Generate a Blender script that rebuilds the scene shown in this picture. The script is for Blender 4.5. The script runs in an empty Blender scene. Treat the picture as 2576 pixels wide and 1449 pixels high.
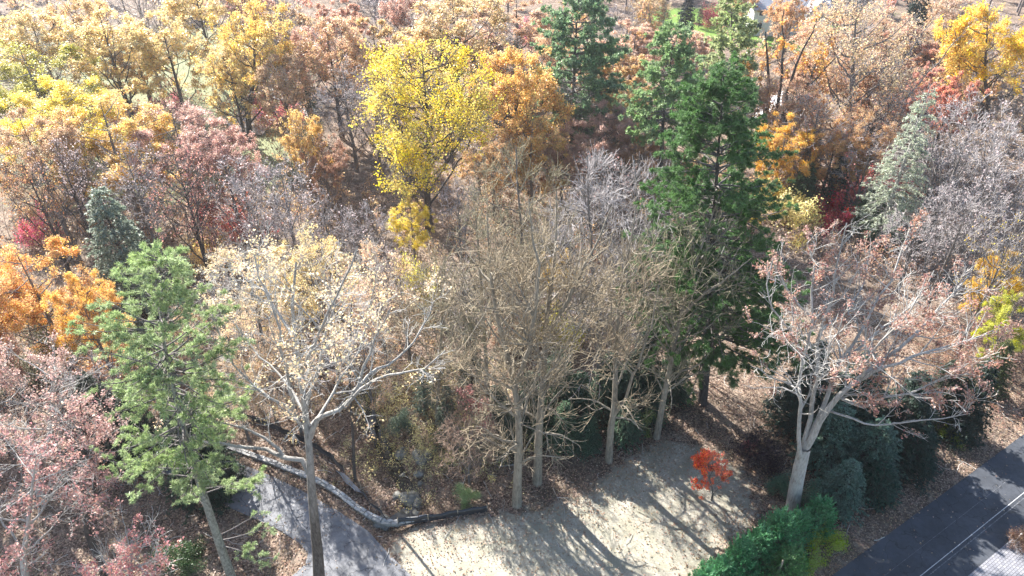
import bpy, math
import numpy as np
from mathutils import Vector
R_ = math.radians
sc = bpy.context.scene
COL = sc.collection

# ---------------------------------------------------------------- camera
CAM_H, PITCH, F = 42.0, 35.0, 1773.0        # F: focal length for a 2576 px wide picture
cam = bpy.data.cameras.new('camera'); cam.sensor_width = 36.0
cam.lens = F / 2576 * 36; cam.clip_end = 3000; cam.clip_start = 0.5
camo = bpy.data.objects.new('camera', cam); COL.objects.link(camo)
camo.location = (0, 0, CAM_H); camo.rotation_euler = (R_(90 - PITCH), 0, 0)
sc.camera = camo

# ---------------------------------------------------------------- light
SUN_AZ, SUN_EL = math.degrees(math.atan2(-0.60, 0.80)), 34.0
w = bpy.data.worlds.new('World'); sc.world = w; w.use_nodes = True
nt = w.node_tree; nt.nodes.clear()
sky = nt.nodes.new('ShaderNodeTexSky'); sky.sky_type = 'NISHITA'; sky.sun_disc = False
sky.sun_elevation = R_(SUN_EL); sky.sun_rotation = R_(SUN_AZ); sky.air_density = 1.0; sky.dust_density = 1.0
bg = nt.nodes.new('ShaderNodeBackground'); bg.inputs[1].default_value = 0.085
wo = nt.nodes.new('ShaderNodeOutputWorld')
nt.links.new(sky.outputs[0], bg.inputs[0]); nt.links.new(bg.outputs[0], wo.inputs[0])
sl = bpy.data.lights.new('sun', 'SUN'); sl.energy = 5.0; sl.angle = R_(0.5); sl.color = (1.0, 0.96, 0.90)
so = bpy.data.objects.new('sun', sl); COL.objects.link(so)
sdir = Vector((math.sin(R_(SUN_AZ)) * math.cos(R_(SUN_EL)), math.cos(R_(SUN_AZ)) * math.cos(R_(SUN_EL)), math.sin(R_(SUN_EL))))
so.rotation_euler = sdir.to_track_quat('Z', 'Y').to_euler()
sc.view_settings.view_transform = 'Standard'; sc.view_settings.look = 'None'
sc.view_settings.exposure = 1.86; sc.view_settings.gamma = 1.0
cy = sc.cycles
cy.max_bounces = 5; cy.diffuse_bounces = 3; cy.glossy_bounces = 2; cy.transmission_bounces = 3
cy.transparent_max_bounces = 4; cy.volume_bounces = 0; cy.caustics_reflective = False; cy.caustics_refractive = False
cy.use_denoising = True; cy.denoiser = 'OPENIMAGEDENOISE'; cy.denoising_prefilter = 'ACCURATE'; cy.denoising_input_passes = 'RGB_ALBEDO_NORMAL'
cy.use_adaptive_sampling = True; cy.adaptive_threshold = 0.02

# ---------------------------------------------------------------- survey helpers
cp, sp = math.cos(R_(PITCH)), math.sin(R_(PITCH))
def ray(u, v):
    x, y = (u - 1288) / F, (724.5 - v) / F
    return np.array([x, cp + y * sp, -sp + y * cp])
def A(u, v, z=0.0):                                    # where a sight line meets height z
    d = ray(u, v); return d * ((z - CAM_H) / d[2]) + np.array([0, 0, CAM_H])
def D(u, v, Y):                                        # where a sight line meets distance Y
    d = ray(u, v); return d * (Y / d[1]) + np.array([0, 0, CAM_H])
def depth(p): return p[1] * cp + (CAM_H - p[2]) * sp

# ---------------------------------------------------------------- materials
def new_mat(name):
    m = bpy.data.materials.new(name); m.use_nodes = True
    n = m.node_tree; n.nodes.clear()
    o = n.nodes.new('ShaderNodeOutputMaterial')
    return m, n, o
def N(n, t, **kw):
    q = n.nodes.new(t)
    for k, v in kw.items(): setattr(q, k, v)
    return q
def mixc(n, fac, a, b, mode='MIX'):
    q = n.nodes.new('ShaderNodeMix'); q.data_type = 'RGBA'; q.blend_type = mode
    for i, v in ((0, fac), (6, a), (7, b)):
        if hasattr(v, 'links'): n.links.new(v, q.inputs[i])
        elif i == 0: q.inputs[i].default_value = v
        else: q.inputs[i].default_value = (*v, 1)
    return q.outputs[2]
def ramp(n, fac, stops):
    q = n.nodes.new('ShaderNodeValToRGB'); e = q.color_ramp.elements
    while len(e) > 1: e.remove(e[-1])
    for i, (p, c) in enumerate(stops):
        el = e[0] if i == 0 else e.new(p)
        el.position = p; el.color = (*c, 1) if len(c) == 3 else c
    n.links.new(fac, q.inputs[0]); return q.outputs[0]
def noise(n, scale, detail=4, vec=None, rough=0.55):
    q = n.nodes.new('ShaderNodeTexNoise'); q.inputs['Scale'].default_value = scale
    q.inputs['Detail'].default_value = detail; q.inputs['Roughness'].default_value = rough
    if vec is not None: n.links.new(vec, q.inputs['Vector'])
    return q.outputs['Fac']
def bump(n, h, strength, dist, bsdf):
    q = n.nodes.new('ShaderNodeBump'); q.inputs['Strength'].default_value = strength; q.inputs['Distance'].default_value = dist
    n.links.new(h, q.inputs['Height']); n.links.new(q.outputs[0], bsdf.inputs['Normal'])
def simple(name, c1, c2, scale=4, rough=0.85, bmp=0.0, bd=0.03, spec=0.3, detail=5):
    m, n, o = new_mat(name); b = N(n, 'ShaderNodeBsdfPrincipled')
    tc = N(n, 'ShaderNodeTexCoord').outputs['Object']
    f = noise(n, scale, detail, tc)
    c = ramp(n, f, [(0.3, c1), (0.7, c2)])
    n.links.new(c, b.inputs['Base Color']); b.inputs['Roughness'].default_value = rough
    b.inputs['Specular IOR Level'].default_value = spec
    if bmp: bump(n, f, bmp, bd, b)
    n.links.new(b.outputs[0], o.inputs[0]); return m
def bark(name, c1, c2, sx=6, sz=1.2, low=None):
    m, n, o = new_mat(name); b = N(n, 'ShaderNodeBsdfPrincipled')
    tc = N(n, 'ShaderNodeTexCoord'); mp = N(n, 'ShaderNodeMapping'); mp.inputs['Scale'].default_value = (sx, sx, sz)
    n.links.new(tc.outputs['Object'], mp.inputs[0])
    f = noise(n, 1.6, 7, mp.outputs[0], 0.7); g = noise(n, 0.7, 4, tc.outputs['Object'])
    c = ramp(n, f, [(0.33, c1), (0.62, c2)])
    c = mixc(n, ramp(n, g, [(0.42, (0, 0, 0)), (0.7, (0.55, 0.55, 0.55))]), c, tuple(x * 1.25 for x in c2))
    if low:                                             # older, darker bark on the lower trunk
        sx_ = N(n, 'ShaderNodeSeparateXYZ'); n.links.new(tc.outputs['Object'], sx_.inputs[0]); mr = N(n, 'ShaderNodeMapRange'); n.links.new(sx_.outputs[2], mr.inputs[0])
        mr.inputs[1].default_value = low[0]; mr.inputs[2].default_value = low[1]; c = mixc(n, mr.outputs[0], ramp(n, f, [(0.33, (0.045, 0.038, 0.032)), (0.62, (0.17, 0.15, 0.13))]), c)
    n.links.new(c, b.inputs['Base Color']); b.inputs['Roughness'].default_value = 0.9; b.inputs['Specular IOR Level'].default_value = 0.15
    bump(n, f, 0.9, 0.05, b)
    n.links.new(b.outputs[0], o.inputs[0]); return m
def leafmat(name, trans=0.5, rough=0.5, spec=0.35, vary=0.35, hue=0.035):
    # colour comes from each tree's own object colour, varied leaf by leaf
    m, n, o = new_mat(name)
    oi = N(n, 'ShaderNodeObjectInfo'); ge = N(n, 'ShaderNodeNewGeometry')
    ma = N(n, 'ShaderNodeMapRange'); n.links.new(ge.outputs['Random Per Island'], ma.inputs[0])
    ma.inputs[3].default_value = 1 - vary; ma.inputs[4].default_value = 1 + vary
    fr = N(n, 'ShaderNodeMath', operation='FRACT'); mu = N(n, 'ShaderNodeMath', operation='MULTIPLY'); mu.inputs[1].default_value = 37.7
    n.links.new(ge.outputs['Random Per Island'], mu.inputs[0]); n.links.new(mu.outputs[0], fr.inputs[0])
    mh = N(n, 'ShaderNodeMapRange'); n.links.new(fr.outputs[0], mh.inputs[0]); mh.inputs[3].default_value = 0.5 - hue; mh.inputs[4].default_value = 0.5 + hue
    hs = N(n, 'ShaderNodeHueSaturation'); n.links.new(oi.outputs['Color'], hs.inputs['Color'])
    n.links.new(ma.outputs[0], hs.inputs['Value']); n.links.new(mh.outputs[0], hs.inputs['Hue'])
    tc = N(n, 'ShaderNodeTexCoord').outputs['Object']
    g = noise(n, 0.35, 2, tc); 
    sat = N(n, 'ShaderNodeMapRange'); n.links.new(g, sat.inputs[0]); sat.inputs[1].default_value = 0.3; sat.inputs[2].default_value = 0.7
    sat.inputs[3].default_value = 0.8; sat.inputs[4].default_value = 1.12; n.links.new(sat.outputs[0], hs.inputs['Saturation'])
    b = N(n, 'ShaderNodeBsdfPrincipled'); b.inputs['Roughness'].default_value = rough; b.inputs['Specular IOR Level'].default_value = spec
    n.links.new(hs.outputs[0], b.inputs['Base Color'])
    t = N(n, 'ShaderNodeBsdfTranslucent'); n.links.new(hs.outputs[0], t.inputs[0])
    mx = N(n, 'ShaderNodeMixShader'); mx.inputs[0].default_value = trans
    n.links.new(b.outputs[0], mx.inputs[1]); n.links.new(t.outputs[0], mx.inputs[2])
    n.links.new(mx.outputs[0], o.inputs[0]); return m

M = {}
M['leaf'] = leafmat('autumn_leaf', 0.5, 0.45, 0.5, 0.35, 0.03)
M['needle'] = leafmat('needle', 0.35, 0.5, 0.4, 0.3, 0.015)
M['bark_pale'] = bark('pale_bark', (0.20, 0.185, 0.165), (0.46, 0.44, 0.41))
M['bark_two'] = bark('two_tone_bark', (0.16, 0.15, 0.135), (0.42, 0.40, 0.37), 6, 1.2, (6, 15))
M['bark_tan'] = bark('tan_bark', (0.13, 0.11, 0.085), (0.32, 0.285, 0.23))
M['bark_dark'] = bark('dark_bark', (0.028, 0.024, 0.022), (0.11, 0.095, 0.088))
M['bark_mid'] = bark('grey_bark', (0.07, 0.062, 0.058), (0.22, 0.20, 0.19))
M['bark_moss'] = bark('lichen_bark', (0.06, 0.055, 0.05), (0.33, 0.34, 0.29), 5, 2.5)
M['twig_pale'] = simple('pale_twig', (0.42, 0.40, 0.37), (0.66, 0.64, 0.60), 3)
M['twig_tan'] = simple('tan_twig', (0.20, 0.16, 0.11), (0.50, 0.41, 0.285), 1.6)
M['twig_olive'] = simple('olive_twig', (0.14, 0.13, 0.085), (0.40, 0.36, 0.24), 1.6)
M['twig_lilac'] = simple('grey_lilac_twig', (0.27, 0.245, 0.24), (0.54, 0.50, 0.495), 1.4)
M['twig_dark'] = simple('dark_twig', (0.12, 0.10, 0.095), (0.28, 0.24, 0.23), 1.0)
M['twig_brown'] = simple('brown_twig', (0.24, 0.16, 0.12), (0.45, 0.33, 0.25), 1.0)

def stonemat(name, lo, hi):                             # every stone its own tone
    m, n, o = new_mat(name); b = N(n, 'ShaderNodeBsdfPrincipled'); ge = N(n, 'ShaderNodeNewGeometry'); tc = N(n, 'ShaderNodeTexCoord').outputs['Object']
    f = noise(n, 5, 6, tc, 0.7); c = ramp(n, ge.outputs['Random Per Island'], [(0, lo), (0.5, tuple((a + b_) / 2 for a, b_ in zip(lo, hi))), (1, hi)])
    c = mixc(n, ramp(n, f, [(0.4, (0.7, 0.7, 0.7)), (0.6, (0, 0, 0))]), c, tuple(x * 0.55 for x in lo)); n.links.new(c, b.inputs['Base Color']); b.inputs['Roughness'].default_value = 0.92
    bump(n, f, 0.8, 0.04, b); n.links.new(b.outputs[0], o.inputs[0]); return m
# ---------------------------------------------------------------- mesh helpers
def quadmesh(name, V, Q, mats, mi=None, smooth=True):
    me = bpy.data.meshes.new(name); V = np.asarray(V, np.float32); Q = np.asarray(Q, np.int32)
    me.vertices.add(len(V)); me.vertices.foreach_set('co', V.ravel())
    me.loops.add(Q.size); me.loops.foreach_set('vertex_index', Q.ravel())
    me.polygons.add(len(Q)); me.polygons.foreach_set('loop_start', np.arange(0, Q.size, 4, dtype=np.int32))
    me.polygons.foreach_set('loop_total', np.full(len(Q), 4, np.int32))
    if smooth: me.polygons.foreach_set('use_smooth', np.ones(len(Q), bool))
    for m in mats: me.materials.append(m)
    if mi is not None: me.polygons.foreach_set('material_index', np.asarray(mi, np.int32))
    me.update(calc_edges=True); me.validate(); return me
def pymesh(name, V, Fc, mat, smooth=False):
    me = bpy.data.meshes.new(name); me.from_pydata([tuple(map(float, v)) for v in V], [], [tuple(f) for f in Fc])
    me.materials.append(mat)
    if smooth: me.polygons.foreach_set('use_smooth', [True] * len(me.polygons))
    me.update(); return me
def link(name, data, parent=None, color=None, loc=None):
    o = bpy.data.objects.new(name, data); COL.objects.link(o)
    if parent is not None: o.parent = parent
    if color is not None: o.color = (*color, 1)
    if loc is not None: o.location = tuple(map(float, loc))
    return o
def tag(o, label, cat, group=None):
    o['label'] = label; o['category'] = cat
    if group: o['group'] = group
    return o
def unit(v): return v / (np.linalg.norm(v, axis=-1, keepdims=True) + 1e-9)
def tubes(P, R, s, rng):
    Nn, K, _ = P.shape
    T = unit(np.gradient(P, axis=1)); ref = unit(rng.normal(size=(Nn, 1, 3)))
    md = unit(P[:, -1:] - P[:, :1]); ref = unit(np.cross(md, ref))
    U = unit(np.cross(T, ref)); W = np.cross(T, U)
    a = np.arange(s) / s * 2 * np.pi
    V = P[:, :, None, :] + R[:, :, None, None] * (np.cos(a)[None, None, :, None] * U[:, :, None, :] + np.sin(a)[None, None, :, None] * W[:, :, None, :])
    i = np.arange(Nn)[:, None, None] * K * s; j = np.arange(K - 1)[None, :, None] * s; k = np.arange(s)[None, None, :]; k2 = (k + 1) % s
    Q = np.stack([i + j + k, i + j + k2, i + j + s + k2, i + j + s + k], -1).reshape(-1, 4)
    return V.reshape(-1, 3), Q
def cat(*vq):
    Vs, Qs, off = [], [], 0
    for V, Q in vq:
        Vs.append(V); Qs.append(Q + off); off += len(V)
    return np.concatenate(Vs), np.concatenate(Qs)
def leaves(C, size, rng, nup=0.35, aspect=0.7, axis=None, jitter=0.35):
    n = len(C); s = size * rng.uniform(1 - jitter, 1 + jitter, (n, 1)) * 0.5
    nr = unit(rng.normal(size=(n, 3)) + np.array([0, 0, nup * 2]))
    ax = rng.normal(size=(n, 3)) if axis is None else axis + rng.normal(size=(n, 3)) * 0.25
    u = unit(ax - nr * np.sum(ax * nr, 1, keepdims=True)) ; v = np.cross(nr, u)
    if axis is not None: u = unit(ax); v = unit(np.cross(u, nr))
    a, b = u * s, v * s * aspect
    fold = nr * s * 0.25
    V = np.stack([C - a, C - b * 1.0 + fold, C + a, C + b + fold], 1).reshape(-1, 3)
    Q = (np.arange(n)[:, None] * 4 + np.arange(4)[None]).astype(np.int32)
    return V, Q
def resample(pts, K):
    pts = np.asarray(pts, float)
    if len(pts) > 2:                                   # Catmull-Rom through the points
        e = np.vstack([2 * pts[0] - pts[1], pts, 2 * pts[-1] - pts[-2]]); out = []
        for i in range(1, len(e) - 2):
            t = np.linspace(0, 1, 8, endpoint=False)[:, None]; p0, p1, p2, p3 = e[i - 1], e[i], e[i + 1], e[i + 2]
            out.append(0.5 * (2 * p1 + (p2 - p0) * t + (2 * p0 - 5 * p1 + 4 * p2 - p3) * t ** 2 + (-p0 + 3 * p1 - 3 * p2 + p3) * t ** 3))
        pts = np.vstack(out + [pts[-1:]])
    d = np.r_[0, np.cumsum(np.linalg.norm(np.diff(pts, axis=0), axis=1))]
    t = np.linspace(0, d[-1], K)
    return np.stack([np.interp(t, d, pts[:, i]) for i in range(3)], 1)
def at_t(P, idx, t):
    K = P.shape[1]; f = t * (K - 1); i = np.minimum(f.astype(int), K - 2); g = f - i
    if P.ndim == 2: return P[idx, i] * (1 - g) + P[idx, i + 1] * g
    return P[idx, i] * (1 - g)[:, None] + P[idx, i + 1] * g[:, None]
def kids(P, R, per_m, tr, ang, L, K, rng, up=0.0, wob=0.12, rr=0.012, taper=0.25, env=None, short=0.5, rmin=0.004, frac=0.6):
    ln = np.linalg.norm(np.diff(P, axis=1), axis=2).sum(1)
    n = rng.poisson(np.maximum(per_m * ln * (tr[1] - tr[0]), 0.01)); idx = np.repeat(np.arange(len(P)), n)
    if len(idx) == 0: idx = np.array([0])
    m = len(idx); t = rng.uniform(tr[0], tr[1], m)
    p = at_t(P, idx, t); q = at_t(P, idx, np.clip(t - 0.05, 0, 1)); T = unit(at_t(P, idx, np.clip(t + 0.05, 0, 1)) - q)
    r = at_t(R, idx, t)
    perp = unit(np.cross(T, rng.normal(size=(m, 3))))
    a = np.radians(rng.uniform(ang[0], ang[1], m))[:, None]
    d = T * np.cos(a) + perp * np.sin(a)
    Lc = rng.uniform(L[0], L[1], m) * (1 - short * (t - tr[0]) / (tr[1] - tr[0]))
    for _ in range(3):
        if env is None: break
        bad = env(p + d * Lc[:, None]) > rng.uniform(0.85, 1.12, m); Lc = np.where(bad, Lc * 0.62, Lc)
    r0 = np.maximum(np.minimum(r * frac, Lc * rr + 0.003), rmin)
    out = np.zeros((m, K, 3)); out[:, 0] = p; st = (Lc / (K - 1))[:, None]
    for k in range(1, K):
        d = unit(d + rng.normal(size=(m, 3)) * wob + np.array([0, 0, up])); out[:, k] = out[:, k - 1] + d * st
    RR = r0[:, None] * np.linspace(1, taper, K)[None]
    return out, RR
def ell(c, rx, ry, ru, rd):
    c = np.asarray(c, float)
    def f(p):
        q = p - c; rz = np.where(q[:, 2] > 0, ru, rd)
        return (q[:, 0] / rx) ** 2 + (q[:, 1] / ry) ** 2 + (q[:, 2] / rz) ** 2
    return f

# ---------------------------------------------------------------- broadleaf trees
def broadleaf(name, rng, limbs, env, S=1.0, bk='bark_mid', tw='twig_lilac', nleaf=8000, lsize=0.16, dens=(1.2, 2.0, 4.0),
              lens=((2.5, 5.0), (1.0, 2.2), (0.35, 0.9)), ups=(0.06, 0.05, 0.04), spread=0.18, ang=(30, 62), rtw=0.010, clump=0.0, split=0, bk2=None, gap=0.0):
    """limbs: list of (points, r0, r1, t_start of side branches).  Returns meshes trunk, branches, twigs, crown."""
    K = 12; P = np.stack([resample(l[0], K) for l in limbs]); R = np.stack([np.linspace(0, 1, K) ** 0.8 * (l[2] - l[1]) + l[1] for l in limbs])
    seglen = np.linalg.norm(np.diff(P, axis=1), axis=2).sum(1)
    P[1:, 1:-1] += rng.normal(size=(len(P) - 1, K - 2, 3)) * (seglen[1:, None, None] * 0.006)
    V0, Q0 = tubes(P, R, 10, rng)
    b2 = []
    for i, l in enumerate(limbs):
        b2.append(kids(P[i:i+1], R[i:i+1], dens[0], (l[3], 1.0), ang, tuple(x * S for x in lens[0]), 7, rng, ups[0], 0.15, 0.019, 0.22, env, 0.45))
    P2 = np.concatenate([b[0] for b in b2]); R2 = np.concatenate([b[1] for b in b2])
    tips = np.concatenate([P[:, -4:][:, :, :]], 0); 
    P3, R3 = kids(P2, R2, dens[1], (0.15, 1.0), (25, 60), tuple(x * S for x in lens[1]), 5, rng, ups[1], 0.2, 0.011, 0.25, env, 0.4, rtw * 0.9)
    Pe, Re = kids(P, R, dens[1] * 1.3, (0.65, 1.0), (20, 60), tuple(x * S for x in lens[1]), 5, rng, ups[1], 0.2, 0.011, 0.25, env, 0.4, rtw * 0.9)
    P3 = np.concatenate([P3, Pe]); R3 = np.concatenate([R3, Re])
    if gap:                                             # open pockets in the crown
        cell = np.floor(P3[:, 0] / (1.5 * S) + np.array([.3, .7, .1])).astype(int); h = (cell[:, 0] * 92837111 ^ cell[:, 1] * 689287499 ^ cell[:, 2] * 283923481) % 991 / 991.0
        P3, R3 = P3[h > gap], R3[h > gap]
    P4, R4 = kids(P3, R3, dens[2], (0.15, 1.0), (20, 55), tuple(x * S for x in lens[2]), 4, rng, ups[2], 0.22, 0.008, 0.4, None, 0.3, rtw * 0.7)
    V1, Q1 = tubes(P2, R2, 6, rng); V2, Q2 = cat(tubes(P3, np.maximum(R3, rtw * 0.75), 3, rng), tubes(P4, np.maximum(R4, rtw * 0.6), 3, rng))
    VB, QB = cat((V0, Q0), (V1, Q1)); mi = (VB[QB[:, 0], 2] > split).astype(int) if split else None
    out = [('trunk', quadmesh(name + '_trunk', VB, QB, [M[bk], M[bk2 or bk]], mi)),
           ('twigs', quadmesh(name + '_twigs', V2, Q2, [M[tw]]))]
    if nleaf:
        al = np.arange(len(P4)); idx = rng.integers(0, len(P4), nleaf); t = rng.uniform(0.3, 1, nleaf)
        if clump:                                       # keep leaves on some boughs only
            key = rng.uniform(size=len(P3) + 1); 
            cc = P4[:, 0]; cell = np.floor(cc / (1.6 * S)).astype(int); h = (cell[:, 0] * 73856093 ^ cell[:, 1] * 19349663 ^ cell[:, 2] * 83492791) % 997 / 997.0
            ok = np.nonzero(h > clump)[0]; idx = ok[rng.integers(0, len(ok), nleaf)] if len(ok) else idx
        C = at_t(P4, idx, t) + rng.normal(size=(nleaf, 3)) * spread * S
        Vl, Ql = leaves(C, lsize, rng)
        out.append(('crown', quadmesh(name + '_crown', Vl, Ql, [M['leaf']], smooth=False)))
    return out
def auto_limbs(rng, h, w, fork=0.3, nl=9, r=0.35, vase=False, lean=(0, 0), stems=1, curve=0.15):
    limbs = []
    for s_ in range(stems):
        a0 = rng.uniform(0, 6.28); off = (0.0 if stems == 1 else w * 0.16)
        top = np.array([lean[0] + math.cos(a0) * off, lean[1] + math.sin(a0) * off, h * 0.97])
        b = np.array([math.cos(a0) * r * 0.7 * (stems > 1), math.sin(a0) * r * 0.7 * (stems > 1), 0])
        mid = b * 1.0 + (top - b) * 0.5 + rng.normal(size=3) * h * 0.012
        tr = [b - [0, 0, 0.3], b + [0, 0, 0.4], b * 0.5 + (top - b) * 0.25 * [0.5, 0.5, 1] + b * 0.5, mid, top]
        limbs.append((tr, r * 1.25, r * 0.07, 0.5)); PT = resample(tr, 40)
        for i in range(nl):
            t = fork + (0.92 - fork) * (i + rng.uniform(0, 0.8)) / nl; p = PT[int(t * 39)]
            a = a0 + i * 2.4 + rng.uniform(-0.5, 0.5)
            reach = w * 0.5 * rng.uniform(0.75, 1.05) * (math.sqrt(max(0.05, 1 - ((t - 0.5) / 0.62) ** 2)) if not vase else (0.45 + 0.55 * (1 - t)))
            rise = (h - p[2]) * (rng.uniform(0.08, 0.75) if not vase else rng.uniform(0.3, 0.95))
            e = p + np.array([math.cos(a) * reach, math.sin(a) * reach, rise]); 
            m1 = p + (e - p) * 0.45 + np.array([math.cos(a), math.sin(a), -0.9]) * reach * curve * (0.7 if vase else -0.4 + 0.6)
            limbs.append(([p, m1, e], r * 0.42 * (1 - t * 0.6), r * 0.05, 0.2))
    return limbs
# ---------------------------------------------------------------- conifers
def pine(name, rng, trunkpts, r, prof, zlow, step=0.75, per=5, tuft=7, nlen=0.28, dens=(2.4, 3.2), droop=0.05, blade=0.13, bk='bark_dark', extra=()):
    """white pine: whorled boughs carrying needle tufts. prof(t): bough length at height share t."""
    PT = resample(trunkpts, 60); h = PT[-1, 2]
    P0 = PT[None, ::4][:, :]; K = P0.shape[1]; R0 = np.linspace(r, 0.03, K)[None]
    B, RB = [], []
    z = zlow * h
    while z < h * 0.99:
        i = int(np.searchsorted(PT[:, 2], z)); i = min(i, 59); p = PT[i]; t = min(1.0, max(0.0, (z / h - zlow) / (1 - zlow)))
        for k in range(rng.poisson(per)):
            a = rng.uniform(0, 6.283); L = prof(t) * rng.uniform(0.55, 1.12)
            if L < 0.3: continue
            el = 0.55 * t ** 1.5 + rng.uniform(-0.08, 0.12); d = np.array([math.cos(a), math.sin(a), el]); pts = [p + np.array([0, 0, rng.uniform(-.2, .2)])]
            for q in range(6):
                d = unit(d + rng.normal(size=3) * 0.07 + np.array([0, 0, -droop + 0.05 * q * 0.7])); pts.append(pts[-1] + d * L / 6)
            B.append(pts); RB.append(np.linspace(0.012 * L + 0.015, 0.01, 7))
        z += step * rng.uniform(0.7, 1.3)
    for e in extra:                                     # stray low boughs: (z, azimuth, length, rise)
        i = int(np.searchsorted(PT[:, 2], e[0])); p = PT[i]; d = np.array([math.cos(e[1]), math.sin(e[1]), e[3]]); pts = [p]
        for q in range(6): d = unit(d + rng.normal(size=3) * 0.06); pts.append(pts[-1] + d * e[2] / 6)
        B.append(pts); RB.append(np.linspace(0.05, 0.012, 7))
    B = np.array(B); RB = np.array(RB)
    S1, RS1 = kids(B, RB, dens[0], (0.3, 1.0), (35, 65), (0.5, 1.3), 4, rng, 0.04, 0.12, 0.01, 0.5, None, 0.4, 0.008)
    S1[:, :, 2] = S1[:, :1, 2] + (S1[:, :, 2] - S1[:, :1, 2]) * 0.45
    ln = np.linalg.norm(S1[:, -1] - S1[:, 0], axis=1)
    n = rng.poisson(dens[1] * ln + 0.8); idx = np.repeat(np.arange(len(S1)), n); t = rng.uniform(0.25, 1, len(idx))
    C = at_t(S1, idx, t); dirs = unit(S1[idx, -1] - S1[idx, 0])
    Ct = np.repeat(C, tuft, 0); dd = unit(np.repeat(dirs, tuft, 0) * 0.8 + rng.normal(size=(len(Ct), 3)) * 0.75 + [0, 0, 0.35])
    Cn = Ct + dd * nlen * 0.5
    Vl, Ql = leaves(Cn, nlen, rng, 0.3, blade * 2, axis=dd)
    V0, Q0 = tubes(P0, R0, 9, rng); V1, Q1 = cat((V0, Q0), tubes(B, RB, 5, rng), tubes(S1, RS1, 3, rng))
    return [('trunk', quadmesh(name + '_trunk', V1, Q1, [M[bk], M['bark_mid']], np.arange(len(Q1)) >= len(Q0))),
            ('crown', quadmesh(name + '_crown', Vl, Ql, [M['needle']], smooth=False))]
def hemlock(name, rng, h, wr, zlow=0.05, n=260, droop=0.12, lsize=0.16, spd=9, shape=0.8, bk='bark_dark', lean=(0, 0), irr=0.35):
    """hemlock / spruce: cone of drooping flat sprays."""
    t = np.sort(rng.uniform(zlow, 0.985, n)); a = rng.uniform(0, 6.283, n)
    L = wr * (1 - (t - zlow) / (1 - zlow)) ** shape * rng.uniform(1 - irr, 1.1, n) + 0.15
    B = np.zeros((n, 6, 3)); B[:, 0] = np.stack([lean[0] * t, lean[1] * t, t * h], 1)
    d = np.stack([np.cos(a), np.sin(a), rng.uniform(0.0, 0.3, n)], 1)
    for k in range(1, 6):
        d = unit(d + rng.normal(size=(n, 3)) * 0.06 + np.array([0, 0, -droop])); B[:, k] = B[:, k - 1] + d * (L / 5)[:, None]
    RB = (0.008 * L + 0.012)[:, None] * np.linspace(1, 0.4, 6)[None]
    S1, RS1 = kids(B, RB, 3.6, (0.3, 1.0), (40, 65), (0.35, 1.0), 4, rng, -0.05, 0.08, 0.008, 0.5, None, 0.5, 0.006)
    S1[:, :, 2] = S1[:, :1, 2] + (S1[:, :, 2] - S1[:, :1, 2]) * 0.25 - np.linspace(0, 1, 4)[None] * 0.1
    idx = np.repeat(np.arange(len(S1)), spd); tt = rng.uniform(0.05, 1, len(idx)); C = at_t(S1, idx, tt) + rng.normal(size=(len(idx), 3)) * 0.05
    ax = unit(S1[idx, -1] - S1[idx, 0] + rng.normal(size=(len(idx), 3)) * 0.45)
    Vl, Ql = leaves(C, lsize, rng, 1.6, 0.4, axis=ax)
    P0 = np.stack([np.linspace(0, lean[0], 8), np.linspace(0, lean[1], 8), np.linspace(-0.2, h, 8)], 1)[None]
    V1, Q1 = cat(tubes(P0, np.linspace(0.018 * h + 0.03, 0.02, 8)[None], 8, rng), tubes(B, RB, 4, rng), tubes(S1, RS1, 3, rng))
    return [('trunk', quadmesh(name + '_trunk', V1, Q1, [M[bk]])),
            ('crown', quadmesh(name + '_crown', Vl, Ql, [M['needle']], smooth=False))]
def bush(name, rng, h, wr, n=5000, lsize=0.12, stems=14, mat='leaf', tw='twig_brown', upright=0.0):
    d = unit(rng.normal(size=(stems, 3)) * [1, 1, 0.3] + [0, 0, 0.9 + upright]); K = 5
    L = rng.uniform(0.5, 1.0, stems); P = np.zeros((stems, K, 3)); P[:, 0] = rng.normal(size=(stems, 3)) * [wr * .15, wr * .15, 0]
    for k in range(1, K):
        d = unit(d + rng.normal(size=(stems, 3)) * 0.14); P[:, k] = P[:, k - 1] + d * (L / (K - 1))[:, None] * [wr * 1.3, wr * 1.3, h * 1.05]
    R = np.full((stems, 1), 0.02) * np.linspace(1, 0.4, K)[None]
    P2, R2 = kids(P, R, 5.0, (0.25, 1), (25, 60), (0.2 * h, 0.42 * h), 4, rng, 0.05, 0.18, 0.01, 0.4, None, 0.4, 0.006)
    idx = rng.integers(0, len(P2), n); C = at_t(P2, idx, rng.uniform(0.15, 1, n)) + rng.normal(size=(n, 3)) * 0.07 * h
    C[:, 2] = np.maximum(C[:, 2], 0.05)
    Vl, Ql = leaves(C, lsize, rng)
    V1, Q1 = cat(tubes(P, R, 4, rng), tubes(P2, R2, 3, rng))
    out = [('stems', quadmesh(name + '_stems', V1, Q1, [M[tw]]))]
    if n > 10: out.append(('leaves', quadmesh(name + '_leaves', Vl, Ql, [M[mat]], smooth=False)))
    return out
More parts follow.
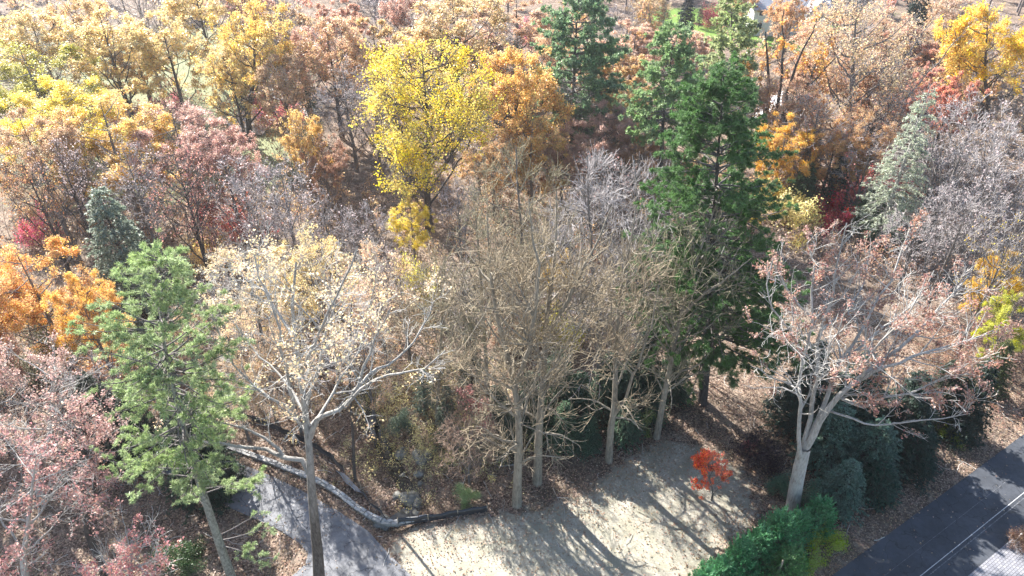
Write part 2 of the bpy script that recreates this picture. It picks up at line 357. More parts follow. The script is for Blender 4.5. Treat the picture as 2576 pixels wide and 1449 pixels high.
def arborvitae(name, rng, h, wr, n=9000):
    m_ = 330; t = rng.uniform(0.0, 0.97, m_) ** 0.85; a = rng.uniform(0, 6.283, m_); side = rng.uniform(0.7, 1.25, 7)
    rad = wr * np.maximum(0.05, 1 - t ** 1.7) ** 0.65 * np.interp(a, np.linspace(0, 6.283, 7), np.r_[side[:6], side[0]]) * rng.uniform(0.45, 1.1, m_)
    c0_ = np.stack([np.cos(a) * rad, np.sin(a) * rad, t * h], 1); d = unit(np.stack([np.cos(a) * .55, np.sin(a) * .55, np.full(m_, 1.0)], 1) + rng.normal(size=(m_, 3)) * .22)
    L = rng.uniform(0.3, 0.75, m_); P = c0_[:, None] + d[:, None] * (np.linspace(-.6, 1, 4)[None, :, None] * L[:, None, None])
    k = n // m_; idx = np.repeat(np.arange(m_), k); tt = rng.uniform(0, 1, len(idx)); C = at_t(P, idx, tt) + rng.normal(size=(len(idx), 3)) * (0.10 * (1.1 - tt))[:, None]; C[:, 2] = np.maximum(C[:, 2], 0.03)
    Vl, Ql = leaves(C, 0.11, rng, 0.2, 0.45, axis=unit(d[idx] + rng.normal(size=(len(idx), 3)) * .4))
    S = np.stack([np.c_[np.zeros((m_, 2)), np.maximum(0.1, c0_[:, 2] - 0.5)], P[:, 2]], 1)
    V1, Q1 = cat(tubes(np.array([[[0, 0, -.1], [0, 0, h * .5], [0, 0, h * .95]]]), np.array([[0.08, 0.05, 0.01]]), 7, rng), tubes(S, np.full((m_, 2), 0.01), 3, rng))
    return [('trunk', quadmesh(name + '_trunk', V1, Q1, [M['bark_mid']])), ('leaves', quadmesh(name + '_leaves', Vl, Ql, [M['needle']], smooth=False))]

def plant(name, parts, loc, label, cat_, color, rz=0.0, sc_=(1, 1, 1), group=None):
    e = bpy.data.objects.new(name, None); COL.objects.link(e); e.empty_display_size = 0.5
    e.location = tuple(map(float, loc)); e.rotation_euler = (0, 0, rz); e.scale = sc_
    tag(e, label, cat_, group)
    for pn, me in parts: link(pn, me, e, color)
    return e

# ---------------------------------------------------------------- the ground
rg = np.random.default_rng(11)
def poly(uv): return np.array([A(u, v)[:2] for u, v in uv])
def inside(px, py, pg):
    r = np.zeros(px.shape, bool); j = len(pg) - 1
    for i in range(len(pg)):
        x1, y1 = pg[i]; x2, y2 = pg[j]
        if y1 != y2: r ^= ((y1 > py) != (y2 > py)) & (px < (x2 - x1) * (py - y1) / (y2 - y1) + x1)
        j = i
    return r
def dist_path(px, py, path):
    d = np.full(px.shape, 1e9)
    for a, b in zip(path[:-1], path[1:]):
        ab = b - a; t = np.clip(((px - a[0]) * ab[0] + (py - a[1]) * ab[1]) / (ab @ ab), 0, 1)
        d = np.minimum(d, np.hypot(px - a[0] - t * ab[0], py - a[1] - t * ab[1]))
    return d
def blur(m, k, it=2):
    for _ in range(it):
        for ax in (0, 1):
            m = sum(np.roll(m, s, ax) for s in range(-k, k + 1)) / (2 * k + 1)
    return m
LAWN = poly([(975, 1332), (1100, 1322), (1235, 1298), (1330, 1285), (1440, 1262), (1530, 1190), (1640, 1118), (1700, 1105), (1790, 1130), (1850, 1170),
             (1890, 1220), (1910, 1290), (1880, 1330), (1820, 1380), (1740, 1449), (1690, 1560), (1040, 1560)])
DRIVE_EDGE_R = [(380, 1108), (470, 1122), (545, 1142), (620, 1172), (700, 1205), (770, 1240), (850, 1285), (925, 1335), (975, 1390), (1035, 1449), (1120, 1560)]
DRIVE_EDGE_L = [(640, 1560), (690, 1480), (735, 1449), (768, 1420), (775, 1392), (752, 1365), (700, 1332), (640, 1305), (580, 1278), (530, 1250), (480, 1215), (420, 1190), (380, 1180)]
DRIVE = poly(DRIVE_EDGE_R + DRIVE_EDGE_L)
MEADOW = poly([(40, 60), (700, 60), (770, 160), (790, 300), (780, 470), (600, 450), (420, 520), (120, 520), (40, 400)])
FARLAWN = poly([(1630, 22), (1800, 15), (2130, 20), (2150, 125), (1850, 118), (1640, 75)])
STREAM = [A(u, v)[:2] for u, v in [(985, 1300), (1030, 1268), (1040, 1235), (1010, 1195), (985, 1150), (950, 1090), (930, 1030), (900, 950)]]
xs = np.concatenate([-np.geomspace(700, 48, 22), np.arange(-45, 52, 0.4), np.geomspace(54, 700, 22)])
ys = np.concatenate([np.linspace(-60, 15, 10), np.arange(16, 72, 0.4), np.arange(73, 190, 2.0), np.geomspace(195, 900, 14)])
GX, GY = np.meshgrid(xs, ys)
def hnoise(x, y): return (np.sin(x * .21 + y * .13) + np.sin(x * .11 - y * .27 + 2) + 0.5 * np.sin(x * .9 + y * .7) + 0.5 * np.sin(x * .6 - y * 1.1 + 1)) / 3
def gz(x, y):
    x = np.asarray(x, float); y = np.asarray(y, float)
    d = dist_path(x, y, STREAM)
    return -0.9 * np.exp(-(d / 1.3) ** 2) - 0.02
flat = inside(GX, GY, LAWN) | inside(GX, GY, DRIVE)
GZ = gz(GX, GY)
rough_ = blur((~flat).astype(float), 2) * np.clip((GY - 27) / 20, 0, 1)
road_far = np.clip((GX * 0.47 - GY * 0.88 + 13) / -3, 0, 1)          # keep the road side level
GZ = GZ + (hnoise(GX, GY) * 0.22 - 0.25) * rough_ * road_far
Vg = np.stack([GX, GY, GZ], -1).reshape(-1, 3); ny, nx = GX.shape
ii, jj = np.meshgrid(np.arange(ny - 1), np.arange(nx - 1), indexing='ij')
Qg = np.stack([ii * nx + jj, ii * nx + jj + 1, (ii + 1) * nx + jj + 1, (ii + 1) * nx + jj], -1).reshape(-1, 4)
m, n, o = new_mat('ground'); b = N(n, 'ShaderNodeBsdfPrincipled'); b.inputs['Roughness'].default_value = 0.95; b.inputs['Specular IOR Level'].default_value = 0.15
tc = N(n, 'ShaderNodeTexCoord').outputs['Object']
vo = N(n, 'ShaderNodeTexVoronoi'); vo.inputs['Scale'].default_value = 9; n.links.new(tc, vo.inputs['Vector'])
sepc = N(n, 'ShaderNodeSeparateColor'); n.links.new(vo.outputs['Color'], sepc.inputs[0])
litter = ramp(n, sepc.outputs[0], [(0.0, (0.06, 0.042, 0.034)), (0.35, (0.14, 0.098, 0.075)), (0.7, (0.25, 0.18, 0.135)), (1.0, (0.42, 0.33, 0.26))])
big = noise(n, 0.25, 4, tc); litter = mixc(n, ramp(n, big, [(0.4, (0, 0, 0)), (0.62, (0.75, 0.75, 0.75))]), litter, (0.10, 0.078, 0.058)); litter = mixc(n, ramp(n, noise(n, 0.6, 6, tc, 0.7), [(0.52, (0, 0, 0)), (0.66, (0.6, 0.6, 0.6))]), litter, (0.36, 0.29, 0.225))
fine = noise(n, 7, 6, tc, 0.7); mid = noise(n, 0.8, 5, tc)
tan = ramp(n, fine, [(0.3, (0.25, 0.225, 0.18)), (0.5, (0.38, 0.35, 0.285)), (0.72, (0.53, 0.49, 0.415))])
tan = mixc(n, ramp(n, mid, [(0.38, (0.7, 0.7, 0.7)), (0.62, (0, 0, 0))]), tan, (0.25, 0.24, 0.18))
grn = ramp(n, fine, [(0.3, (0.16, 0.18, 0.09)), (0.7, (0.29, 0.31, 0.18))])
lush = ramp(n, fine, [(0.3, (0.09, 0.16, 0.03)), (0.7, (0.19, 0.30, 0.06))])
def amask(name, edge=0.16):
    at = N(n, 'ShaderNodeAttribute'); at.attribute_name = name
    ad = N(n, 'ShaderNodeMath', operation='ADD'); n.links.new(at.outputs['Fac'], ad.inputs[0])
    sb = N(n, 'ShaderNodeMath', operation='MULTIPLY_ADD'); n.links.new(noise(n, 1.1, 7, tc, 0.75), sb.inputs[0]); sb.inputs[1].default_value = 2.2; sb.inputs[2].default_value = -1.1
    n.links.new(sb.outputs[0], ad.inputs[1]); return ramp(n, ad.outputs[0], [(0.5 - edge, (0, 0, 0)), (0.5 + edge, (1, 1, 1))])
c = mixc(n, amask('lawn'), litter, tan); c = mixc(n, amask('meadow'), c, grn); c = mixc(n, amask('lush'), c, lush)
n.links.new(c, b.inputs['Base Color']); bump(n, fine, 0.5, 0.06, b); n.links.new(b.outputs[0], o.inputs[0])
gme = quadmesh('ground', Vg, Qg, [m])
for nm, pg, k in (('lawn', LAWN, 2), ('meadow', MEADOW, 3), ('lush', FARLAWN, 1)):
    a = gme.attributes.new(nm, 'FLOAT', 'POINT'); mk = blur(inside(GX, GY, pg).astype(float), k)
    a.data.foreach_set('value', mk.ravel().astype(np.float32))
g = link('ground', gme); g['kind'] = 'structure'

def sheet(name, uv_or_xy, z, mat, world=False, kind='structure'):
    pg = np.array(uv_or_xy) if world else poly(uv_or_xy)
    me = pymesh(name, [(x, y, z) for x, y in pg], [list(range(len(pg)))], mat)
    if me.polygons[0].normal.z < 0: me.flip_normals()
    o_ = link(name, me)
    if kind: o_['kind'] = kind
    return o_
def strip(path, w0, w1, z):
    """flat strip between offsets w0,w1 to the left of a world path"""
    P = np.array(path); T = unit(np.gradient(P, axis=0)); Nn = np.stack([-T[:, 1], T[:, 0]], 1)
    a = P + Nn * w0; b_ = P + Nn * w1; V = [(*p, z) for p in a] + [(*p, z) for p in b_]; k = len(P)
    return V, [(i, i + 1, k + i + 1, k + i) for i in range(k - 1)]
def asphalt(name, dark, light):
    m, n, o = new_mat(name); b = N(n, 'ShaderNodeBsdfPrincipled'); tc = N(n, 'ShaderNodeTexCoord').outputs['Object']
    f = noise(n, 30, 4, tc, 0.8); g_ = noise(n, 0.45, 5, tc); h_ = noise(n, 3, 6, tc)
    c = ramp(n, f, [(0.3, dark), (0.72, light)])
    c = mixc(n, ramp(n, g_, [(0.35, (0, 0, 0)), (0.7, (0.6, 0.6, 0.6))]), c, tuple(x * 1.5 for x in light))
    c = mixc(n, ramp(n, h_, [(0.45, (0, 0, 0)), (0.75, (0.5, 0.5, 0.5))]), c, tuple(x * 0.7 for x in dark))
    vo = N(n, 'ShaderNodeTexVoronoi'); vo.inputs['Scale'].default_value = 2.2; n.links.new(tc, vo.inputs['Vector'])
    c = mixc(n, ramp(n, vo.outputs['Distance'], [(0.035, (0.8, 0.8, 0.8)), (0.055, (0, 0, 0))]), c, (0.36, 0.27, 0.17))
    v2 = N(n, 'ShaderNodeTexVoronoi'); v2.feature = 'DISTANCE_TO_EDGE'; v2.inputs['Scale'].default_value = 0.55; v2.inputs['Randomness'].default_value = 1.0
    wv = N(n, 'ShaderNodeVectorMath', operation='ADD'); n.links.new(tc, wv.inputs[0]); nz = N(n, 'ShaderNodeTexNoise'); nz.inputs['Scale'].default_value = 1.5; n.links.new(tc, nz.inputs['Vector']); n.links.new(nz.outputs['Color'], wv.inputs[1]); n.links.new(wv.outputs[0], v2.inputs['Vector'])
    c = mixc(n, ramp(n, v2.outputs['Distance'], [(0.006, (0.7, 0.7, 0.7)), (0.016, (0, 0, 0))]), c, tuple(x * 0.45 for x in dark))
    n.links.new(c, b.inputs['Base Color']); b.inputs['Roughness'].default_value = 0.75; b.inputs['Specular IOR Level'].default_value = 0.35
    bump(n, f, 0.5, 0.01, b); n.links.new(b.outputs[0], o.inputs[0]); return m
# driveway: ribbon between its two edges so the mesh is clean
dr = sheet('driveway', DRIVE, 0.012, asphalt('driveway_asphalt', (0.085, 0.088, 0.097), (0.19, 0.193, 0.205)), world=True)
# road
rd_dir = unit((A(2576, 1092) - A(2092, 1449))[:2]); rd0 = A(2092, 1449)[:2]; rn = np.array([rd_dir[1], -rd_dir[0]])   # rn points to the right-hand side
rw = float((A(2437, 1449)[:2] - rd0) @ rn)
ts = np.linspace(-60, 160, 60); bend = np.where(ts > 25, (ts - 25) ** 2 * 0.0015, 0)
rpath = [rd0 + rd_dir * t - rn * b_ for t, b_ in zip(ts, bend)]
V, Fq = strip(rpath, 0, -rw, 0.016); me = pymesh('road', V, Fq, asphalt('road_asphalt', (0.028, 0.031, 0.038), (0.062, 0.068, 0.08)))
r_ = link('road', me); r_['kind'] = 'structure'
me.flip_normals() if me.polygons[0].normal.z < 0 else None
# worn paint
def paint(name, c, thr):
    m, n, o = new_mat(name); b = N(n, 'ShaderNodeBsdfPrincipled'); tc = N(n, 'ShaderNodeTexCoord').outputs['Object']
    f = noise(n, 5, 7, tc, 0.8); cc = ramp(n, f, [(thr - 0.05, (0.07, 0.075, 0.085)), (thr + 0.05, c)])
    n.links.new(cc, b.inputs['Base Color']); b.inputs['Roughness'].default_value = 0.7; n.links.new(b.outputs[0], o.inputs[0]); return m
pc = float((A(2314, 1449)[:2] - rd0) @ rn); pw = paint('worn_white_paint', (0.5, 0.5, 0.5), 0.40); pw2 = paint('worn_broken_paint', (0.2, 0.2, 0.21), 0.53)
V, Fq = strip(rpath, -pc, -pc - 0.045, 0.021); V2, F2 = strip(rpath, -pc - 0.26, -pc - 0.32, 0.021)
l1 = link('road_marking', pymesh('centre_line', V, Fq, pw)); l1['kind'] = 'structure'
l2 = link('road_marking', pymesh('broken_line', V2, F2, pw2)); l2['kind'] = 'structure'
V3, F3 = strip(rpath[10:22], -pc + 1.25, -pc + 1.22, 0.021); l3 = link('road_marking', pymesh('seam_line', V3, F3, pw2)); l3['kind'] = 'structure'
for me_ in (l1.data, l2.data, l3.data):
    if me_.polygons[0].normal.z < 0: me_.flip_normals()
# block paving apron
m, n, o = new_mat('block_paving'); b = N(n, 'ShaderNodeBsdfPrincipled'); tcn = N(n, 'ShaderNodeTexCoord'); mp = N(n, 'ShaderNodeMapping')
mp.inputs['Rotation'].default_value = (0, 0, -math.atan2(rd_dir[1], rd_dir[0])); n.links.new(tcn.outputs['Object'], mp.inputs[0])
bt = N(n, 'ShaderNodeTexBrick'); n.links.new(mp.outputs[0], bt.inputs['Vector']); bt.inputs['Scale'].default_value = 1.0
bt.inputs['Brick Width'].default_value = 0.26; bt.inputs['Row Height'].default_value = 0.17; bt.inputs['Mortar Size'].default_value = 0.012
bt.inputs['Color1'].default_value = (0.20, 0.20, 0.225, 1); bt.inputs['Color2'].default_value = (0.29, 0.285, 0.30, 1); bt.inputs['Mortar'].default_value = (0.05, 0.05, 0.055, 1)
n.links.new(bt.outputs[0], b.inputs['Base Color']); b.inputs['Roughness'].default_value = 0.8; n.links.new(b.outputs[0], o.inputs[0])
e0 = rd0 + rn * (rw - 0.02); a0 = float((A(2437, 1449)[:2] - rd0) @ rd_dir); a1 = float((A(2553, 1352)[:2] - rd0) @ rd_dir)
ap = [e0 + rd_dir * (a0 - 5), e0 + rd_dir * a1, e0 + rd_dir * (a1 - 0.3) + rn * 1.2, e0 + rd_dir * (a1 - 0.5) + rn * 9, e0 + rd_dir * (a0 - 4) + rn * 9]
sheet('paving', ap, 0.05, m, world=True)
# pale lanes glimpsed between the far trees
lane = simple('pale_lane', (0.32, 0.30, 0.28), (0.48, 0.46, 0.43), 0.5)
for uv in ([(650, 205), (700, 205), (775, 250), (810, 300), (770, 300), (700, 250), (650, 235)], [(560, 300), (640, 270), (690, 300), (660, 340), (590, 330)], [(150, 380), (200, 375), (205, 395), (155, 402)]):
    sheet('path', uv, 0.03, lane)
# far drive and pale ground by the tall pine
sheet('path', [(1590, 470), (1700, 485), (1760, 470), (1760, 488), (1690, 500), (1610, 500)], 0.03, simple('pale_gravel', (0.5, 0.45, 0.38), (0.7, 0.64, 0.56), 0.6))

# fallen leaves, twigs of grass, brush: uncountable
def scatter_uv(n_, box, reject=None):
    out = []
    while len(out) < n_:
        u, v = rg.uniform(box[0], box[2]), rg.uniform(box[1], box[3]); p = A(u, v)
        if reject is not None and reject(p): continue
        out.append(p)
    return np.array(out)
def fallen(name, n_, X, Y, size, color, prob):
    x = rg.uniform(*X, n_); y = rg.uniform(*Y, n_); k = prob(x, y) > rg.uniform(size=n_); x, y = x[k], y[k]
    C = np.stack([x, y, np.maximum(gz(x, y), -0.02 + 0 * x) * 0 + gz(x, y) + 0.05], 1)
    V, Q = leaves(C, size, rg, 1.6); me = quadmesh(name, V, Q, [M['leaf']], smooth=False); o_ = link(name, me, None, color); o_['kind'] = 'stuff'
    return o_
def on_paved(x, y):
    s = (np.stack([x, y], -1) - rd0) @ rn
    return inside(x, y, DRIVE) | ((s > 0) & (s < rw)) | inside(x, y, np.array(ap))
lawn_edge = lambda x, y: np.where(on_paved(x, y), 0.012 + 0.35 * np.exp(-dist_path(x, y, list(DRIVE)) / 0.35), np.where(inside(x, y, LAWN), 0.16 + 0.7 * np.exp(-dist_path(x, y, list(LAWN[:14])) / 1.5), 0.75))
fallen('fallen_leaves', 110000, (-36, 46), (22, 52), 0.13, (0.38, 0.25, 0.17), lawn_edge)
fallen('fallen_leaves', 30000, (-36, 46), (22, 52), 0.12, (0.58, 0.45, 0.33), lawn_edge)

# sticks lying about
r = np.random.default_rng(77); k_ = 900; x = r.uniform(-34, 44, k_); y = r.uniform(24, 60, k_); ok = ~on_paved(x, y) & (~inside(x, y, LAWN) | (r.uniform(size=k_) < .12)); x, y = x[ok], y[ok]; k_ = len(x)
P = np.zeros((k_, 4, 3)); P[:, 0] = np.stack([x, y, gz(x, y) + 0.06], 1); a = r.uniform(0, 6.28, k_); L = r.uniform(.3, 1.6, k_)
for q in range(1, 4): a = a + r.normal(size=k_) * .3; P[:, q] = P[:, q - 1] + np.stack([np.cos(a), np.sin(a), r.normal(size=k_) * .05], 1) * (L / 3)[:, None]
st_ = link('fallen_sticks', quadmesh('fallen_sticks', *tubes(P, r.uniform(.008, .025, (k_, 1)) * np.ones((1, 4)), 4, r), [M['twig_pale']])); st_['kind'] = 'stuff'
# brush floor of the woods: thin saplings and low leafage, baked into one mesh per tone
def brush(name, n_, spots, hh, color, tw, nl, seed, leaf=0.16):
    r = np.random.default_rng(seed); k = 7
    base = spots[r.integers(0, len(spots), n_)] + np.c_[r.normal(size=(n_, 2)) * 1.3, np.zeros(n_)]
    ok = ~(on_paved(base[:, 0], base[:, 1]) | inside(base[:, 0], base[:, 1], LAWN)); base = base[ok]; n_ = len(base)
    base[:, 2] = gz(base[:, 0], base[:, 1]) - 0.25
    P = np.zeros((n_, 4, 3)); P[:, 0] = base; d = unit(r.normal(size=(n_, 3)) * 0.35 + [0, 0, 1]); L = r.uniform(hh[0], hh[1], n_)
    for q in range(1, 4): d = unit(d + r.normal(size=(n_, 3)) * 0.12); P[:, q] = P[:, q - 1] + d * (L / 3)[:, None]
    R = (0.008 + 0.006 * L)[:, None] * np.linspace(1, 0.4, 4)[None]
    P2, R2 = kids(P, R, 2.2, (0.3, 1), (30, 65), (0.5, 1.4), 4, r, 0.05, 0.2, 0.01, 0.5, None, 0.3, 0.008)
    V, Q = cat(tubes(P, R, 3, r), tubes(P2, R2, 3, r)); nt_ = len(Q)
    idx = r.integers(0, len(P2), nl); C = at_t(P2, idx, r.uniform(0.2, 1, nl)) + r.normal(size=(nl, 3)) * 0.15
    V2, Q2 = leaves(C, leaf, r); VV, QQ = cat((V, Q), (V2, Q2))
    o_ = link(name, quadmesh(name, VV, QQ, [M[tw], M['leaf']], np.r_[np.zeros(nt_), np.ones(len(Q2))], smooth=False), None, color); o_['kind'] = 'stuff'
def spots(n_, box, seed, minY=0):
    r = np.random.default_rng(seed); P = []
    for _ in range(n_): P.append(A(r.uniform(box[0], box[2]), r.uniform(box[1], box[3])))
    return np.array(P)
brush('undergrowth', 1500, spots(120, (-150, 380, 1650, 900), 1), (0.8, 3.4), (0.5, 0.33, 0.18), 'twig_brown', 26000, 21, 0.2)
brush('undergrowth', 900, spots(70, (900, 930, 1250, 1210), 2), (0.3, 1.3), (0.64, 0.56, 0.26), 'twig_tan', 20000, 22, 0.11)
brush('undergrowth', 1400, spots(90, (1500, 380, 2700, 700), 3), (0.8, 3.4), (0.46, 0.30, 0.20), 'twig_lilac', 24000, 23, 0.2)
brush('undergrowth', 1500, spots(140, (-300, 60, 2900, 380), 4), (1.0, 4.0), (0.45, 0.30, 0.17), 'twig_lilac', 26000, 24, 0.32)
brush('undergrowth', 500, spots(40, (-100, 900, 470, 1250), 5), (0.5, 2.4), (0.40, 0.22, 0.16), 'twig_pale', 8000, 25, 0.15)
brush('undergrowth', 500, spots(50, (2300, 740, 2650, 1060), 6), (0.6, 2.4), (0.36, 0.2, 0.14), 'twig_brown', 8000, 26, 0.15)

brush('undergrowth', 260, spots(120, (700, 200, 2000, 620), 7), (3.0, 8.0), (0.60, 0.40, 0.22), 'twig_brown', 20000, 27, 0.26)
brush('undergrowth', 420, spots(120, (1850, 100, 2700, 560), 8), (3.0, 8.0), (0.56, 0.42, 0.30), 'twig_lilac', 26000, 28, 0.28)
brush('undergrowth', 300, spots(90, (-100, 300, 800, 620), 9), (2.5, 7.0), (0.45, 0.28, 0.15), 'twig_lilac', 12000, 29, 0.24)
# stream bed water and boulders
m, n, o = new_mat('stream_water'); b = N(n, 'ShaderNodeBsdfPrincipled'); b.inputs['Base Color'].default_value = (0.02, 0.02, 0.018, 1); b.inputs['Roughness'].default_value = 0.12
n.links.new(b.outputs[0], o.inputs[0])
V, Fq = strip([p for p in STREAM], -0.55, 0.55, -0.72); me = pymesh('stream', V, Fq, m); st = link('stream', me); st['kind'] = 'structure'
def rock(seed, s, sq=(1, 1, 0.6)):
    r = np.random.default_rng(seed); nu, nv = 14, 9; V = []
    ph = r.uniform(0, 6, 8)
    for j in range(nv):
        for i in range(nu):
            a, e = i / nu * 2 * math.pi, (j / (nv - 1) - 0.5) * math.pi; d = np.array([math.cos(a) * math.cos(e), math.sin(a) * math.cos(e), math.sin(e)])
            q = 1 + 0.16 * math.sin(3 * d[0] + ph[0] + 2 * d[1]) + 0.13 * math.sin(4 * d[1] + ph[1]) + 0.1 * math.sin(5 * d[2] + ph[2] + 3 * d[0]) + 0.05 * math.sin(11 * d[0] + ph[3])
            V.append(d * q * s * np.array(sq))
    Q = [(j * nu + i, j * nu + (i + 1) % nu, (j + 1) * nu + (i + 1) % nu, (j + 1) * nu + i) for j in range(nv - 1) for i in range(nu)]
    return quadmesh('rock', V, Q, [M['rock']])
M['rock'] = simple('mossy_rock', (0.11, 0.11, 0.09), (0.34, 0.33, 0.30), 3.5, 0.9, 0.6)
rocks = [((1027, 1238), 0.75, 'large mossy boulder on the stream bank below the leafy slope'), ((1000, 1236), 0.42, 'pale flat rock just left of the large mossy boulder'),
         ((1050, 1250), 0.5, 'long grey rock on the right bank of the stream bend'), ((1055, 1184), 0.42, 'pale rounded rock on the leaf slope above the stream'),
         ((1060, 1148), 0.75, 'big dark grey boulder highest on the leaf slope by the bare thicket'), ((1008, 1130), 0.5, 'dark rock in the shade near the top of the gully'),
         ((1056, 1204), 0.25, 'small grey rock between the pale rounded rock and the stream'), ((958, 1303), 0.6, 'brown boulder in the corner where wall and black fence meet'),
         ((1022, 1272), 0.3, 'dark wet rock at the edge of the pool'), ((1046, 1275), 0.28, 'angular grey rock on the lower right bank of the pool'),
         ((1907, 1297), 0.16, 'small pale stone on the lawn near the hedge'), ((1010, 1180), 0.3, 'low stone in the yellow grass beside the stream')]
for i, ((u, v), s, lb) in enumerate(rocks):
    p = A(u, v); o_ = link('boulder', rock(i, s), None, None, (p[0], p[1], float(gz(p[0], p[1])) + s * 0.12)); o_.rotation_euler = (0, 0, i * 1.3); tag(o_, lb, 'boulder', 'boulders')

# stone wall along the driveway
def resample2(P, step):
    P = np.array(P); d = np.r_[0, np.cumsum(np.linalg.norm(np.diff(P, axis=0), axis=1))]; k = max(2, int(d[-1] / step)); t = np.linspace(0, d[-1], k)
    return np.stack([np.interp(t, d, P[:, 0]), np.interp(t, d, P[:, 1])], 1)
M['wallstone'] = simple('wall_stone', (0.16, 0.155, 0.14), (0.36, 0.35, 0.33), 2.5, 0.9, 0.5)
M['wallcap'] = stonemat('wall_cap_stone', (0.36, 0.355, 0.34), (0.66, 0.65, 0.63))
def bx(V, Fc, c, T, l, w_, z0, z1, r):
    T = T / np.linalg.norm(T); Nn = np.array([-T[1], T[0]]); k = len(V)
    for z in (z0, z1):
        for a, b_ in ((-1, -1), (1, -1), (1, 1), (-1, 1)):
            q = c + T * a * l / 2 * r.uniform(.9, 1) + Nn * b_ * w_ / 2 * r.uniform(.78, 1); V.append((q[0], q[1], z + (z == z1) * r.uniform(-.03, .03)))
    Fc += [(k, k + 3, k + 2, k + 1), (k + 4, k + 5, k + 6, k + 7)] + [(k + i, k + (i + 1) % 4, k + 4 + (i + 1) % 4, k + 4 + i) for i in range(4)]
def wall(uv, label, w_=0.55, h_=0.5):
    P = resample2([A(u, v)[:2] for u, v in uv], 0.12); e = bpy.data.objects.new('stone_wall', None); COL.objects.link(e); e.location = (P[0][0], P[0][1], 0); tag(e, label, 'wall')
    P = P - P[0]; T = unit(np.gradient(P, axis=0)); r = np.random.default_rng(5)
    V, Fc = [], []; i = 0
    for i in range(0, len(P) - 1, 3):
        j = min(i + 3, len(P) - 1); bx(V, Fc, (P[i] + P[j]) / 2, P[j] - P[i] + 1e-6, np.linalg.norm(P[j] - P[i]) + 0.03, w_ * 0.9, -0.15, h_ - 0.05, r)
    link('wall_body', pymesh('wall_body', V, Fc, M['wallstone']), e)
    V, Fc = [], []
    for row in (-1, 1):
        i = 0
        while i < len(P) - 4:
            s = int(r.integers(3, 8)); j = min(i + s, len(P) - 1); Tn = unit((P[j] - P[i])[None])[0]; Nn = np.array([-Tn[1], Tn[0]])
            bx(V, Fc, (P[i] + P[j]) / 2 + Nn * row * w_ * 0.25, Tn, np.linalg.norm(P[j] - P[i]) - 0.04, w_ * r.uniform(.46, .54), h_ - 0.10, h_ + r.uniform(0.0, 0.04), r); i = j
    link('capstones', pymesh('capstones', V, Fc, M['wallcap']), e)
wall([(395, 1084), (485, 1102), (545, 1116), (610, 1138), (680, 1163), (740, 1186), (800, 1210), (850, 1240), (905, 1284), (955, 1312), (985, 1318), (1030, 1311), (1075, 1303)],
     'low curving wall of pale rough stone between driveway and gully', 0.42, 0.17)
# black silt fences
m, n, o = new_mat('silt_fabric'); b = N(n, 'ShaderNodeBsdfPrincipled'); b.inputs['Base Color'].default_value = (0.015, 0.017, 0.022, 1); b.inputs['Roughness'].default_value = 0.38; b.inputs['Sheen Weight'].default_value = 0.2
tc = N(n, 'ShaderNodeTexCoord').outputs['Object']; bump(n, noise(n, 3, 4, tc), 0.6, 0.05, b); n.links.new(b.outputs[0], o.inputs[0]); M['silt'] = m
m2 = simple('fabric_sky_glare', (0.35, 0.38, 0.45), (0.6, 0.63, 0.7), 1.0, 0.4); M['stake'] = simple('weathered_stake', (0.25, 0.2, 0.14), (0.42, 0.36, 0.27), 3)  # sky reflection on the black fabric painted as a pale colour
def silt(uv, label, h_=0.7, lean=0.0, mat=None, every=9):
    P = resample2([A(u, v)[:2] for u, v in uv], 0.22); e = bpy.data.objects.new('silt_fence', None); COL.objects.link(e); z0 = -0.05
    e.location = (P[0][0], P[0][1], z0); tag(e, label, 'fence'); P = P - P[0]; T = unit(np.gradient(P, axis=0)); Nn = np.stack([-T[:, 1], T[:, 0]], 1); r = np.random.default_rng(8)
    k = len(P); V = []; th = 0.012
    prof = [(0, 0), (0.5, 0.5), (1, 1)]
    for side in (-th, th):
        for f, g_ in prof:
            wv = np.sin(np.arange(k) * 0.9 + side) * 0.05 * (f > 0) + r.normal(size=k) * 0.01
            off = Nn * (side + wv + lean * g_)[:, None]; zz = h_ * f * (1 - 0.35 * min(1, abs(lean))) * (1 - 0.12 * np.abs(np.sin(np.arange(k) / every * math.pi)))
            V += [(P[i, 0] + off[i, 0], P[i, 1] + off[i, 1], zz[i]) for i in range(k)]
    Fc = [(s * 3 * k + a * k + i, s * 3 * k + a * k + i + 1, s * 3 * k + (a + 1) * k + i + 1, s * 3 * k + (a + 1) * k + i) for s in (0, 1) for a in (0, 1) for i in range(k - 1)]
    Fc += [(2 * k + i, 2 * k + i + 1, 5 * k + i + 1, 5 * k + i) for i in range(k - 1)]
    link('fabric', pymesh('fabric', V, Fc, mat or M['silt'], True), e)
    for i in range(0, k, every):
        V, Fc = [], []; bx(V, Fc, P[i] + Nn[i] * 0.05, T[i], 0.05, 0.05, -0.2, h_ + 0.1, r); link('stake', pymesh('stake', V, Fc, M['stake']), e)
silt([(600, 1045), (663, 1068), (768, 1114), (830, 1150), (866, 1188)], 'black fabric fence dropping through the shade above the stone wall', 0.7)
silt([(866, 1190), (885, 1210), (912, 1240)], 'slumped black fence fabric painted pale as sky glare beside the thin dark trunk', 0.9, -0.55, m2)
silt([(914, 1242), (935, 1270), (960, 1292), (978, 1312)], 'black sagging fence running down to the corner of the stone wall', 0.6, -0.1)
silt([(1002, 1320), (1070, 1312), (1130, 1302), (1180, 1294), (1226, 1286)], 'black slumped fence in front of the wall along the lawn edge', 0.62, 0.12)

